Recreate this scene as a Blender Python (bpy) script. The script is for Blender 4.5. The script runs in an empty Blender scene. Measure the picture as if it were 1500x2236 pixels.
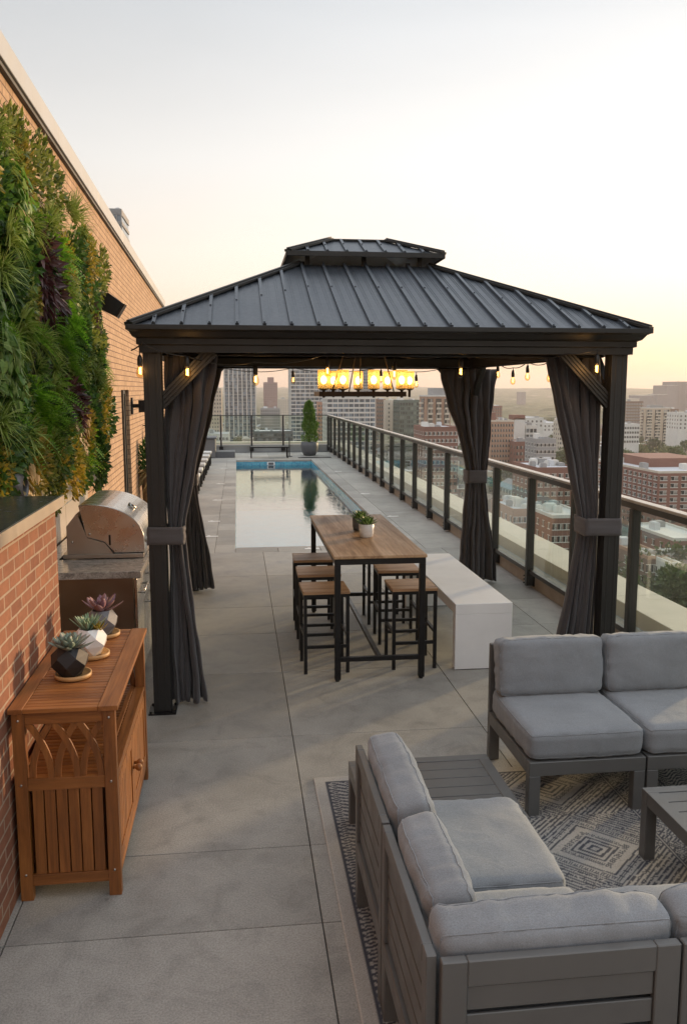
import bpy, bmesh, math, random
from mathutils import Vector, Matrix, noise
R = math.radians
random.seed(7)
C = bpy.context.scene.collection
scene = bpy.context.scene

# ---------------------------------------------------------------- camera model (also used to turn photo points into places)
F, CX, CY, EYE = 1872.0, 750.0, 1118.0, 2.2
PITCH, YAW = R(8.15), R(7.0)
_f = Vector((math.sin(YAW)*math.cos(PITCH), math.cos(YAW)*math.cos(PITCH), -math.sin(PITCH)))
_r = Vector((math.cos(YAW), -math.sin(YAW), 0)); _u = _r.cross(_f)
def ray(px, py): return _r*((px-CX)/F) + _u*((CY-py)/F) + _f
def on_y(px, py, y):
    d = ray(px, py); return Vector((0, 0, EYE)) + d*(y/d.y)
def on_z(px, py, z=0.0):
    d = ray(px, py); return Vector((0, 0, EYE)) + d*((z-EYE)/d.z)

# ---------------------------------------------------------------- materials
M = {}
def nt(name):
    m = bpy.data.materials.new(name); m.use_nodes = True
    t = m.node_tree; b = t.nodes['Principled BSDF']; M[name] = m
    return m, t, b
def N(t, typ, **kw):
    n = t.nodes.new(typ)
    for k, v in kw.items():
        if hasattr(n, k): setattr(n, k, v)
        else: n.inputs[k].default_value = v
    return n
def L(t, a, b): t.links.new(a, b)
def ramp(t, fac, stops, interp='LINEAR'):
    r = t.nodes.new('ShaderNodeValToRGB'); e = r.color_ramp; e.interpolation = interp
    while len(e.elements) < len(stops): e.elements.new(0.5)
    for i, (p, c) in enumerate(stops):
        e.elements[i].position = p; e.elements[i].color = (c[0], c[1], c[2], 1) if not isinstance(c, (int, float)) else (c, c, c, 1)
    L(t, fac, r.inputs[0]); return r.outputs[0]
def mixc(t, fac, a, b, mode='MIX'):
    m = t.nodes.new('ShaderNodeMix'); m.data_type = 'RGBA'; m.blend_type = mode
    for s, v in ((0, fac), (6, a), (7, b)):
        if hasattr(v, 'links'): L(t, v, m.inputs[s])
        else: m.inputs[s].default_value = v if s == 0 else (v[0], v[1], v[2], 1)
    return m.outputs[2]
def math_(t, op, a, b=0.0, c=0.0):
    m = t.nodes.new('ShaderNodeMath'); m.operation = op
    for i, v in enumerate((a, b, c)):
        if hasattr(v, 'links'): L(t, v, m.inputs[i])
        else: m.inputs[i].default_value = v
    return m.outputs[0]
def coords(t, kind='Object', scale=None):
    o = t.nodes.new('ShaderNodeTexCoord').outputs[kind]
    if scale is not None:
        mp = t.nodes.new('ShaderNodeMapping'); mp.inputs['Scale'].default_value = scale
        L(t, o, mp.inputs[0]); o = mp.outputs[0]
    return o
def noise_(t, vec, scale, detail=4, rough=.55, dist=0):
    n = N(t, 'ShaderNodeTexNoise'); L(t, vec, n.inputs['Vector'])
    n.inputs['Scale'].default_value = scale; n.inputs['Detail'].default_value = detail
    n.inputs['Roughness'].default_value = rough; n.inputs['Distortion'].default_value = dist
    return n.outputs['Fac']
def bump(t, b, h, strength=.3, dist=.01):
    n = N(t, 'ShaderNodeBump'); n.inputs['Strength'].default_value = strength; n.inputs['Distance'].default_value = dist
    L(t, h, n.inputs['Height']); L(t, n.outputs[0], b.inputs['Normal'])
def plain(name, col, rough=.6, metal=0, var=.12, vs=3.0, bs=0, bscale=60, coat=0, bd=.004):
    m, t, b = nt(name); v = coords(t)
    n = noise_(t, v, vs, 6, .6)
    lo = [c*(1-var) for c in col]; hi = [min(1, c*(1+var)) for c in col]
    L(t, ramp(t, n, [(.3, lo), (.7, hi)]), b.inputs['Base Color'])
    L(t, ramp(t, noise_(t, v, vs*2.3, 4), [(.3, max(0, rough-.08)), (.75, min(1, rough+.08))]), b.inputs['Roughness'])
    b.inputs['Metallic'].default_value = metal
    if coat: b.inputs['Coat Weight'].default_value = coat
    if bs: bump(t, b, noise_(t, v, bscale, 3), bs, bd)
    return m

plain('dark_metal', (.022, .022, .0215), .5, .2, .15, 2, .05, 300)
plain('rail_metal', (.05, .05, .048), .4, .5, .15, 3)
plain('rail_top_lit', (.42, .40, .37), .32, .85, .1, 3)  # lighter copy of the rail metal, sky highlight put into its colour
plain('black_metal', (.010, .010, .011), .45, .3, .15, 4)
plain('sofa_frame', (.118, .117, .114), .38, .15, .08, 3, .06, 500)
plain('grey_metal', (.16, .16, .165), .45, .4, .1, 3)
plain('white_bench', (.80, .80, .80), .55, 0, .07, 2.2, .08, 60)
plain('ceramic_white', (.78, .77, .75), .35, 0, .03, 5)
plain('ceramic_grey', (.16, .165, .18), .55, 0, .05, 8)
plain('ceramic_black', (.018, .018, .02), .5, 0, .1, 8)
plain('pot_grey', (.10, .105, .115), .55, 0, .1, 5)
plain('soil', (.03, .02, .014), .95, 0, .4, 60, .6, 90)
plain('bamboo', (.52, .30, .12), .5, 0, .12, 14)
plain('screw', (.55, .52, .48), .3, .9, .05, 5)
plain('granite_dark', (.04, .045, .045), .22, 0, .35, 9)
plain('coping_metal', (.33, .345, .36), .5, .2, .05, 2)
plain('coping_dark', (.03, .028, .026), .6, 0, .1, 2)
plain('ledge_stone', (.62, .55, .45), .7, 0, .06, 3, .08, 80)
plain('curb_concrete', (.30, .265, .225), .85, 0, .14, 4, .2, 60)
plain('curb_grey', (.33, .34, .35), .8, 0, .1, 3, .15, 60)
plain('trunk', (.10, .065, .04), .9, 0, .3, 8)
plain('towel', (.62, .5, .58), .9, 0, .08, 10)
plain('rubber', (.02, .02, .02), .8, 0, .1, 5)
plain('wicker', (.28, .18, .09), .8, 0, .3, 50, .5, 80)
plain('sunlounger', (.55, .55, .53), .7, 0, .05, 5)
plain('socket', (.02, .018, .016), .4, 0, .1, 20)
plain('bronze', (.045, .028, .018), .4, .6, .2, 8)
plain('pool_edge', (.22, .225, .22), .7, 0, .2, 6, .2, 50)

def fabric(name, col, sc=900, bs=.25, var=.1):
    m, t, b = nt(name); v = coords(t)
    w = noise_(t, coords(t, 'Object', (1, 1, 6)), sc*.35, 2, .7)
    w2 = noise_(t, coords(t, 'Object', (6, 1, 1)), sc*.35, 2, .7)
    mixw = math_(t, 'ADD', w, w2)
    big = noise_(t, v, 3.5, 4)
    c = mixc(t, 1.0, ramp(t, big, [(.3, [x*(1-var) for x in col]), (.7, [x*(1+var) for x in col])]),
             ramp(t, math_(t, 'MULTIPLY', mixw, .5), [(.38, .74), (.62, 1.24)]), 'MULTIPLY')
    L(t, c, b.inputs['Base Color']); b.inputs['Roughness'].default_value = .92
    b.inputs['Sheen Weight'].default_value = .25; b.inputs['Sheen Roughness'].default_value = .5
    wr = noise_(t, v, 14, 3, .6, .6)
    h = math_(t, 'ADD', math_(t, 'MULTIPLY', mixw, .12), wr)
    bump(t, b, h, bs, .006)
    return m
fabric('cushion', (.205, .218, .235), 620, .45)
fabric('curtain_fabric', (.058, .053, .055), 700, .04, .05)
fabric('tie_fabric', (.085, .078, .08), 700, .1)

def concrete():
    m, t, b = nt('deck_concrete'); v = coords(t)
    g = N(t, 'ShaderNodeNewGeometry').outputs['Random Per Island']
    n1 = noise_(t, v, .9, 8, .65, .4); n2 = noise_(t, v, 5, 8, .7, .8); n3 = noise_(t, v, 125, 3, .8)
    c = ramp(t, n1, [(.3, (.262, .247, .222)), (.52, (.325, .309, .28)), (.72, (.38, .36, .325))])
    c = mixc(t, .75, c, ramp(t, n2, [(.3, .66), (.5, 1.0), (.7, 1.15)]), 'MULTIPLY')
    c = mixc(t, .6, c, ramp(t, n3, [(.33, .55), (.62, 1.38)]), 'MULTIPLY')
    # small dark pits and light scuffs
    vo = N(t, 'ShaderNodeTexVoronoi'); L(t, v, vo.inputs['Vector']); vo.inputs['Scale'].default_value = 2.6
    sp = ramp(t, vo.outputs['Distance'], [(.0, .5), (.022, .7), (.035, 1.0)])
    c = mixc(t, .7, c, sp, 'MULTIPLY')
    c = mixc(t, 1.0, c, ramp(t, g, [(0, .84), (1, 1.12)]), 'MULTIPLY')
    L(t, c, b.inputs['Base Color'])
    L(t, ramp(t, n2, [(.3, .55), (.7, .85)]), b.inputs['Roughness'])
    bump(t, b, math_(t, 'ADD', math_(t, 'MULTIPLY', n3, .35), n2), .16, .006)
concrete()
plain('joint_dark', (.05, .047, .043), .95, 0, .2, 10)

def brick(name, c1, c2, mortar, msz, bw=.205, bh=.073, bs=.7, axis='YZ', smooth=.15, dark=0):
    m, t, b = nt(name); o = coords(t)
    s = N(t, 'ShaderNodeSeparateXYZ'); L(t, o, s.inputs[0]); cb = N(t, 'ShaderNodeCombineXYZ')
    if axis == 'YZ':
        n_ = N(t, 'ShaderNodeNewGeometry').outputs['Normal']; sn = N(t, 'ShaderNodeSeparateXYZ'); L(t, n_, sn.inputs[0])
        side = math_(t, 'GREATER_THAN', math_(t, 'ABSOLUTE', sn.outputs[1]), .7)
        u = math_(t, 'ADD', math_(t, 'MULTIPLY', s.outputs[0], side), math_(t, 'MULTIPLY', s.outputs[1], math_(t, 'SUBTRACT', 1.0, side)))
        L(t, u, cb.inputs[0])
    L(t, s.outputs[2], cb.inputs[1])
    # slight wobble so that courses are not ruler-straight
    nv = N(t, 'ShaderNodeTexNoise'); L(t, o, nv.inputs['Vector']); nv.inputs['Scale'].default_value = 9
    ad = N(t, 'ShaderNodeVectorMath', operation='MULTIPLY_ADD'); L(t, nv.outputs['Color'], ad.inputs[0])
    ad.inputs[1].default_value = (.006, .006, 0); L(t, cb.outputs[0], ad.inputs[2])
    br = N(t, 'ShaderNodeTexBrick'); L(t, ad.outputs[0], br.inputs['Vector'])
    br.offset = .5; br.inputs['Scale'].default_value = 1; br.inputs['Brick Width'].default_value = bw
    br.inputs['Row Height'].default_value = bh; br.inputs['Mortar Size'].default_value = msz
    br.inputs['Mortar Smooth'].default_value = smooth; br.inputs['Bias'].default_value = 0
    br.inputs['Color1'].default_value = (*c1, 1); br.inputs['Color2'].default_value = (*c2, 1); br.inputs['Mortar'].default_value = (*mortar, 1)
    n2 = noise_(t, o, 22, 6, .7); n1 = noise_(t, o, 1.7, 5, .6)
    c = mixc(t, .6, br.outputs['Color'], ramp(t, n2, [(.3, .7), (.7, 1.25)]), 'MULTIPLY')
    c = mixc(t, .5, c, ramp(t, n1, [(.3, .82), (.7, 1.15)]), 'MULTIPLY')
    L(t, c, b.inputs['Base Color']); b.inputs['Roughness'].default_value = .88
    h = math_(t, 'ADD', math_(t, 'MULTIPLY', br.outputs['Fac'], -1.0), math_(t, 'MULTIPLY', n2, .35))
    bump(t, b, h, bs, .006)
brick('brick_red', (.30, .125, .066), (.21, .08, .044), (.38, .28, .20), .006, bw=.19, bh=.064)
brick('brick_tan', (.52, .345, .21), (.43, .275, .16), (.17, .10, .065), .0055, bw=.21, bh=.075, bs=.9)
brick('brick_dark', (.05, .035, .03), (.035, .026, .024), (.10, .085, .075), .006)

def wood(name, c1, c2, c3, axis=1, sc=1.0, rough=.45, ring=16):
    m, t, b = nt(name)
    s = [14*sc, 14*sc, 14*sc]; s[axis] = 1.1*sc
    v = coords(t, 'Object', s)
    g = N(t, 'ShaderNodeNewGeometry').outputs['Random Per Island']
    off = N(t, 'ShaderNodeVectorMath', operation='ADD'); L(t, v, off.inputs[0])
    cm = N(t, 'ShaderNodeCombineXYZ'); L(t, math_(t, 'MULTIPLY', g, 37.0), cm.inputs[0]); L(t, math_(t, 'MULTIPLY', g, 11.0), cm.inputs[2])
    L(t, cm.outputs[0], off.inputs[1])
    n = noise_(t, off.outputs[0], 1.0, 7, .62, 1.2)
    n2 = noise_(t, off.outputs[0], 5.5, 4, .7, .3)
    c = ramp(t, n, [(.28, c1), (.48, c2), (.7, c3)])
    c = mixc(t, .55, c, ramp(t, n2, [(.35, .68), (.62, 1.15)]), 'MULTIPLY')
    c = mixc(t, 1.0, c, ramp(t, g, [(0, .84), (1, 1.14)]), 'MULTIPLY')
    L(t, c, b.inputs['Base Color']); L(t, ramp(t, n, [(.3, rough+.1), (.7, rough-.05)]), b.inputs['Roughness'])
    bump(t, b, n2, .12, .003)
T1, T2, T3 = (.13, .042, .010), (.26, .09, .020), (.38, .145, .036)
wood('teak_y', T1, T2, T3, 1); wood('teak_x', T1, T2, T3, 0); wood('teak_z', T1, T2, T3, 2)
wood('table_wood', (.27, .15, .075), (.47, .30, .165), (.60, .41, .245), 1, .8, .5)
wood('stool_wood', (.22, .11, .05), (.42, .24, .12), (.54, .34, .19), 0, 1.2, .5)

def steel(name, col=(.62, .60, .57), rough=.22):
    m, t, b = nt(name); v = coords(t, 'Object', (2, 60, 2))
    n = noise_(t, v, 3, 4)
    L(t, ramp(t, n, [(.3, [c*.9 for c in col]), (.7, col)]), b.inputs['Base Color']); b.inputs['Metallic'].default_value = 1
    L(t, ramp(t, n, [(.3, rough), (.7, rough+.12)]), b.inputs['Roughness']); bump(t, b, n, .008, .002)
steel('steel'); steel('steel_dark_reflection', (.26, .22, .18), .3); steel('steel_dull', (.50, .45, .40), .34); steel('backsplash_steel', (.60, .54, .47), .3)  # cabinet steel has its dark brown reflection put into the base colour
def granite():
    m, t, b = nt('granite_grey'); v = coords(t, 'Object', (1, 2.2, 1))
    n = noise_(t, v, 9, 8, .7, 2.2); n2 = noise_(t, v, 90, 3, .7)
    c = ramp(t, n, [(.3, (.10, .095, .09)), (.5, (.36, .33, .30)), (.7, (.55, .52, .48))])
    L(t, mixc(t, .6, c, ramp(t, n2, [(.35, .5), (.6, 1.2)]), 'MULTIPLY'), b.inputs['Base Color']); b.inputs['Roughness'].default_value = .22
granite()
def roofmetal():
    m, t, b = nt('roof_metal'); v = coords(t)
    n = noise_(t, v, 2.2, 6, .6); n2 = noise_(t, v, 40, 3)
    L(t, ramp(t, n, [(.3, (.058, .067, .080)), (.7, (.088, .100, .118))]), b.inputs['Base Color'])
    b.inputs['Metallic'].default_value = .55
    L(t, ramp(t, math_(t, 'ADD', math_(t, 'MULTIPLY', n, .6), math_(t, 'MULTIPLY', n2, .4)), [(.3, .32), (.7, .5)]), b.inputs['Roughness'])
    bump(t, b, n, .06, .01)
roofmetal()
plain('ceiling_brown', (.085, .05, .03), .6, .1, .2, 3)

def glass_thin(name, tint, refl_ior=1.5, rough=0.0):
    m = bpy.data.materials.new(name); m.use_nodes = True; t = m.node_tree; M[name] = m
    t.nodes.clear(); out = N(t, 'ShaderNodeOutputMaterial')
    tr = N(t, 'ShaderNodeBsdfTransparent'); tr.inputs[0].default_value = (*tint, 1)
    gl = N(t, 'ShaderNodeBsdfGlossy'); gl.inputs['Roughness'].default_value = rough; gl.inputs[0].default_value = (1, 1, 1, 1)
    fr = N(t, 'ShaderNodeFresnel'); fr.inputs[0].default_value = refl_ior
    # surface film: a faint diffuse dust
    bf = N(t, 'ShaderNodeNewGeometry').outputs['Backfacing']; ff = math_(t, 'MULTIPLY', fr.outputs[0], math_(t, 'SUBTRACT', 1.0, bf))
    mx = N(t, 'ShaderNodeMixShader'); L(t, ff, mx.inputs[0]); L(t, tr.outputs[0], mx.inputs[1]); L(t, gl.outputs[0], mx.inputs[2])
    df = N(t, 'ShaderNodeBsdfDiffuse'); df.inputs[0].default_value = (.75, .78, .72, 1)
    v = coords(t); d = ramp(t, noise_(t, v, 2.5, 5), [(.35, .004), (.75, .025)])
    m2 = N(t, 'ShaderNodeMixShader'); L(t, d, m2.inputs[0]); L(t, mx.outputs[0], m2.inputs[1]); L(t, df.outputs[0], m2.inputs[2])
    L(t, m2.outputs[0], out.inputs[0])
    return m
glass_thin('rail_glass', (.91, .955, .92), 1.62)
def bulbglass(name, tint):
    m = bpy.data.materials.new(name); m.use_nodes = True; t = m.node_tree; M[name] = m
    t.nodes.clear(); out = N(t, 'ShaderNodeOutputMaterial')
    tr = N(t, 'ShaderNodeBsdfTransparent'); tr.inputs[0].default_value = (*tint, 1)
    gl = N(t, 'ShaderNodeBsdfGlossy'); gl.inputs['Roughness'].default_value = .03
    fr = N(t, 'ShaderNodeFresnel'); fr.inputs[0].default_value = 1.5
    bf = N(t, 'ShaderNodeNewGeometry').outputs['Backfacing']; ff = math_(t, 'MULTIPLY', fr.outputs[0], math_(t, 'SUBTRACT', 1.0, bf))
    mx = N(t, 'ShaderNodeMixShader'); L(t, ff, mx.inputs[0]); L(t, tr.outputs[0], mx.inputs[1]); L(t, gl.outputs[0], mx.inputs[2])
    L(t, mx.outputs[0], out.inputs[0])
bulbglass('bulb_glass', (.99, .86, .62))
def shade_glass():
    m = bpy.data.materials.new('amber_shade'); m.use_nodes = True; t = m.node_tree; M['amber_shade'] = m
    t.nodes.clear(); out = N(t, 'ShaderNodeOutputMaterial')
    tr = N(t, 'ShaderNodeBsdfTransparent'); tr.inputs[0].default_value = (.95, .70, .36, 1)
    tl = N(t, 'ShaderNodeBsdfTranslucent'); tl.inputs[0].default_value = (.9, .58, .18, 1)
    gl = N(t, 'ShaderNodeBsdfGlossy'); gl.inputs['Roughness'].default_value = .15
    mx = N(t, 'ShaderNodeMixShader'); mx.inputs[0].default_value = .3; L(t, tr.outputs[0], mx.inputs[1]); L(t, tl.outputs[0], mx.inputs[2])
    m2 = N(t, 'ShaderNodeMixShader'); m2.inputs[0].default_value = .08; L(t, mx.outputs[0], m2.inputs[1]); L(t, gl.outputs[0], m2.inputs[2])
    em = N(t, 'ShaderNodeEmission'); em.inputs[0].default_value = (1, .55, .16, 1); em.inputs[1].default_value = .05
    ad = N(t, 'ShaderNodeAddShader'); L(t, m2.outputs[0], ad.inputs[0]); L(t, em.outputs[0], ad.inputs[1])
    L(t, ad.outputs[0], out.inputs[0])
shade_glass()
def emit(name, col, s):
    m = bpy.data.materials.new(name); m.use_nodes = True; t = m.node_tree; M[name] = m
    t.nodes.clear(); out = N(t, 'ShaderNodeOutputMaterial'); e = N(t, 'ShaderNodeEmission')
    e.inputs[0].default_value = (*col, 1); e.inputs[1].default_value = s; L(t, e.outputs[0], out.inputs[0])
emit('filament', (1, .50, .14), 7); emit('chandelier_bulb', (1, .74, .36), 9)

def water():
    m = bpy.data.materials.new('pool_water'); m.use_nodes = True; t = m.node_tree; M['pool_water'] = m
    t.nodes.clear(); out = N(t, 'ShaderNodeOutputMaterial')
    v = coords(t, 'Object', (1, .45, 1))
    h = math_(t, 'ADD', noise_(t, v, 5, 3, .5, .4), math_(t, 'MULTIPLY', noise_(t, v, 16, 3), .6))
    bp = N(t, 'ShaderNodeBump'); bp.inputs['Strength'].default_value = .17; bp.inputs['Distance'].default_value = .02; L(t, h, bp.inputs['Height'])
    tr = N(t, 'ShaderNodeBsdfTransparent'); tr.inputs[0].default_value = (.62, .95, 1.0, 1)
    gl = N(t, 'ShaderNodeBsdfGlossy'); gl.inputs['Roughness'].default_value = .02; L(t, bp.outputs[0], gl.inputs['Normal'])
    fr = N(t, 'ShaderNodeFresnel'); fr.inputs[0].default_value = 3.0; L(t, bp.outputs[0], fr.inputs['Normal'])
    mx = N(t, 'ShaderNodeMixShader'); L(t, math_(t, 'MINIMUM', math_(t, 'MULTIPLY', fr.outputs[0], 1.45), .80), mx.inputs[0]); L(t, tr.outputs[0], mx.inputs[1]); L(t, gl.outputs[0], mx.inputs[2])
    L(t, mx.outputs[0], out.inputs[0])
water()
def tiles():
    m, t, b = nt('pool_tile'); o = coords(t)
    br = N(t, 'ShaderNodeTexBrick'); br.offset = 0
    s = N(t, 'ShaderNodeSeparateXYZ'); L(t, o, s.inputs[0]); cb = N(t, 'ShaderNodeCombineXYZ')
    L(t, math_(t, 'ADD', s.outputs[0], s.outputs[1]), cb.inputs[0]); L(t, s.outputs[2], cb.inputs[1]); L(t, cb.outputs[0], br.inputs['Vector'])
    br.inputs['Scale'].default_value = 1; br.inputs['Brick Width'].default_value = .05; br.inputs['Row Height'].default_value = .05
    br.inputs['Mortar Size'].default_value = .004
    br.inputs['Color1'].default_value = (.03, .24, .42, 1); br.inputs['Color2'].default_value = (.08, .45, .60, 1); br.inputs['Mortar'].default_value = (.25, .4, .45, 1)
    L(t, br.outputs['Color'], b.inputs['Base Color']); b.inputs['Roughness'].default_value = .2
    plain('pool_plaster', (.08, .60, .74), .7, 0, .1, 3)
tiles()

def leafmat(name, cols, trans=.35, rough=.5):
    m = bpy.data.materials.new(name); m.use_nodes = True; t = m.node_tree; M[name] = m
    b = t.nodes['Principled BSDF']; out = t.nodes['Material Output']
    g = N(t, 'ShaderNodeNewGeometry').outputs['Random Per Island']
    oi = N(t, 'ShaderNodeObjectInfo').outputs['Random']
    f = math_(t, 'FRACT', math_(t, 'ADD', g, math_(t, 'MULTIPLY', oi, .37)))
    k = len(cols)
    c = ramp(t, f, [(i/(k-1), cols[i]) for i in range(k)])
    c = mixc(t, 1.0, c, ramp(t, oi, [(0, .8), (1, 1.2)]), 'MULTIPLY')
    L(t, c, b.inputs['Base Color']); b.inputs['Roughness'].default_value = rough
    tl = N(t, 'ShaderNodeBsdfTranslucent'); L(t, c, tl.inputs[0])
    mx = N(t, 'ShaderNodeMixShader'); mx.inputs[0].default_value = trans
    L(t, b.outputs[0], mx.inputs[1]); L(t, tl.outputs[0], mx.inputs[2]); L(t, mx.outputs[0], out.inputs[0])
leafmat('grass_blade', [(.10, .17, .02), (.24, .34, .04), (.48, .55, .16), (.16, .25, .04)], .4)
leafmat('fern_green', [(.08, .22, .015), (.20, .42, .02), (.34, .55, .06)], .4)
leafmat('dark_leaf', [(.02, .06, .012), (.06, .14, .022), (.13, .24, .04)])
leafmat('small_leaf', [(.05, .08, .012), (.18, .23, .03), (.40, .42, .10)])
leafmat('broad_leaf', [(.06, .15, .02), (.14, .28, .04), (.28, .38, .12)])
leafmat('yellow_leaf', [(.14, .14, .012), (.30, .26, .025), (.50, .33, .06)])
leafmat('purple_leaf', [(.05, .012, .016), (.10, .03, .03), (.17, .09, .09), (.03, .01, .015)], .2, .35)
leafmat('tan_leaf', [(.42, .27, .11), (.5, .36, .16), (.3, .22, .07)])
leafmat('conifer_leaf', [(.04, .09, .012), (.09, .18, .025), (.18, .27, .05)], .25)
leafmat('tree_leaf', [(.03, .055, .015), (.05, .09, .02), (.085, .125, .03)], .25)
leafmat('tree_leaf_pale', [(.05, .075, .02), (.09, .12, .035), (.12, .15, .045)], .25)
leafmat('succ_green', [(.16, .28, .16), (.25, .38, .24), (.34, .42, .28)], .15)
leafmat('succ_pale', [(.24, .34, .27), (.34, .42, .34), (.42, .38, .34)], .15)
leafmat('succ_purple', [(.17, .09, .13), (.27, .15, .18), (.33, .2, .2)], .15)
leafmat('succ_bright', [(.06, .15, .03), (.12, .24, .06), (.2, .3, .08)], .2)

# ---------------------------------------------------------------- mesh builder
class MB:
    def __init__(s): s.v = []; s.f = []; s.m = []; s.mi = 0; s.sm = []
    def add(s, vs, fs, smooth=False):
        o = len(s.v); s.v += [tuple(p) for p in vs]
        for f in fs: s.f.append([i+o for i in f]); s.m.append(s.mi); s.sm.append(smooth)
        return s
    def box(s, x0, x1, y0, y1, z0, z1):
        vs = [(x, y, z) for z in (z0, z1) for y in (y0, y1) for x in (x0, x1)]
        return s.add(vs, [(0, 2, 3, 1), (4, 5, 7, 6), (0, 1, 5, 4), (2, 6, 7, 3), (0, 4, 6, 2), (1, 3, 7, 5)])
    def bar(s, a, b, w, h=None, up=(0, 0, 1)):
        a = Vector(a); b = Vector(b); h = h or w; d = (b-a).normalized(); up = Vector(up)
        if abs(d.dot(up)) > .98: up = Vector((1, 0, 0))
        x = d.cross(up).normalized(); z = x.cross(d)
        vs = []
        for p in (a, b):
            for sx, sz in ((-1, -1), (1, -1), (1, 1), (-1, 1)): vs.append(p + x*sx*w/2 + z*sz*h/2)
        return s.add(vs, [(0, 3, 2, 1), (4, 5, 6, 7), (0, 1, 5, 4), (1, 2, 6, 5), (2, 3, 7, 6), (3, 0, 4, 7)])
    def tube(s, pts, r, n=8, closed=False, smooth=True):
        pts = [Vector(p) for p in pts]; k = len(pts); vs = []; fs = []
        up = Vector((0, 0, 1))
        for i, p in enumerate(pts):
            a = pts[(i-1) % k] if (closed or i > 0) else p; b = pts[(i+1) % k] if (closed or i < k-1) else p
            d = (b-a).normalized()
            if abs(d.dot(up)) > .97: u2 = Vector((1, 0, 0))
            else: u2 = up
            x = d.cross(u2).normalized(); z = x.cross(d)
            rr = r[i] if isinstance(r, (list, tuple)) else r
            for j in range(n):
                t = 2*math.pi*j/n; vs.append(p + x*math.cos(t)*rr + z*math.sin(t)*rr)
        for i in range(k if closed else k-1):
            a0 = i*n; b0 = ((i+1) % k)*n
            for j in range(n): fs.append((a0+j, a0+(j+1) % n, b0+(j+1) % n, b0+j))
        if not closed: fs.append(tuple(range(n-1, -1, -1))); fs.append(tuple(range((k-1)*n, k*n)))
        return s.add(vs, fs, smooth)
    def lathe(s, prof, c=(0, 0, 0), n=24, smooth=True, rot=0.0):
        vs = []; fs = []; k = len(prof)
        for i, (r, z) in enumerate(prof):
            for j in range(n):
                t = 2*math.pi*j/n+rot; vs.append((c[0]+r*math.cos(t), c[1]+r*math.sin(t), c[2]+z))
        for i in range(k-1):
            for j in range(n): fs.append((i*n+j, i*n+(j+1) % n, (i+1)*n+(j+1) % n, (i+1)*n+j))
        fs.append(tuple(range(n-1, -1, -1))); fs.append(tuple(range((k-1)*n, k*n)))
        return s.add(vs, fs, smooth)
    def prism(s, poly, a, b, axis='y'):
        k = len(poly)
        def mk(p, q, t): return (p, t, q) if axis == 'y' else ((t, p, q) if axis == 'x' else (p, q, t))
        vs = [mk(p, q, a) for p, q in poly] + [mk(p, q, b) for p, q in poly]
        fs = [tuple(range(k)), tuple(range(2*k-1, k-1, -1))] + [(i, i+k, (i+1) % k+k, (i+1) % k) for i in range(k)]
        return s.add(vs, fs)
    def build(s, name, mat, parent=None, bev=0, recalc=True, seg=2, world=True):
        off = Vector((0, 0, 0)); p = parent
        while p is not None and world: off += p.location; p = p.parent
        me = bpy.data.meshes.new(name)
        me.from_pydata([tuple(Vector(v)-off) for v in s.v], [], s.f)
        for mm in (mat if isinstance(mat, (list, tuple)) else [mat]): me.materials.append(M[mm])
        me.polygons.foreach_set('material_index', s.m); me.polygons.foreach_set('use_smooth', s.sm)
        if recalc or bev:
            bm = bmesh.new(); bm.from_mesh(me)
            if recalc: bmesh.ops.recalc_face_normals(bm, faces=bm.faces)
            if bev:
                es = [e for e in bm.edges if len(e.link_faces) == 2 and e.calc_face_angle(0) > R(35)]
                bmesh.ops.bevel(bm, geom=es, offset=bev, segments=seg, profile=.5, affect='EDGES', clamp_overlap=True)
            bm.to_mesh(me); bm.free()
        me.update()
        o = bpy.data.objects.new(name, me); C.objects.link(o); o.parent = parent
        return o
def tag(o, label=None, cat=None, group=None, kind=None):
    if label: o['label'] = label
    if cat: o['category'] = cat
    if group: o['group'] = group
    if kind: o['kind'] = kind
    return o
def thing(name, label, cat, loc=(0, 0, 0), rz=0, group=None):
    o = bpy.data.objects.new(name, None); C.objects.link(o); o.empty_display_size = .1
    o.location = loc; o.rotation_euler = (0, 0, rz)
    return tag(o, label, cat, group)
def struct(name, mb, mat, **kw):
    o = mb.build(name, mat, None, **kw); o['kind'] = 'structure'; return o
def kids(o): return [c for c in o.children]
def dup(root, loc=None, rz=None, label=None, scale=None, parent=None):
    c = root.copy(); C.objects.link(c)
    if parent is not None: c.parent = parent
    if loc is not None: c.location = loc
    if rz is not None: c.rotation_euler = (0, 0, rz)
    if scale is not None: c.scale = (scale,)*3 if isinstance(scale, (int, float)) else scale
    if label: c['label'] = label
    for ch in kids(root): dup(ch, parent=c)
    return c
# ================================================================ DECK
XJ = [-2.35, -.96, .315, 1.565, 2.80, 3.25]
YJ = [-2.0, .2, 1.3, 2.0, 2.64, 3.28, 3.9, 5.24, 6.51, 7.6, 8.57, 10.05, 11.56]
g = .0025
mb = MB()
for i in range(len(XJ)-1):
    for j in range(len(YJ)-1):
        mb.box(XJ[i]+g, XJ[i+1]-g, YJ[j]+g, YJ[j+1]-g, -.06, 0)
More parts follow.
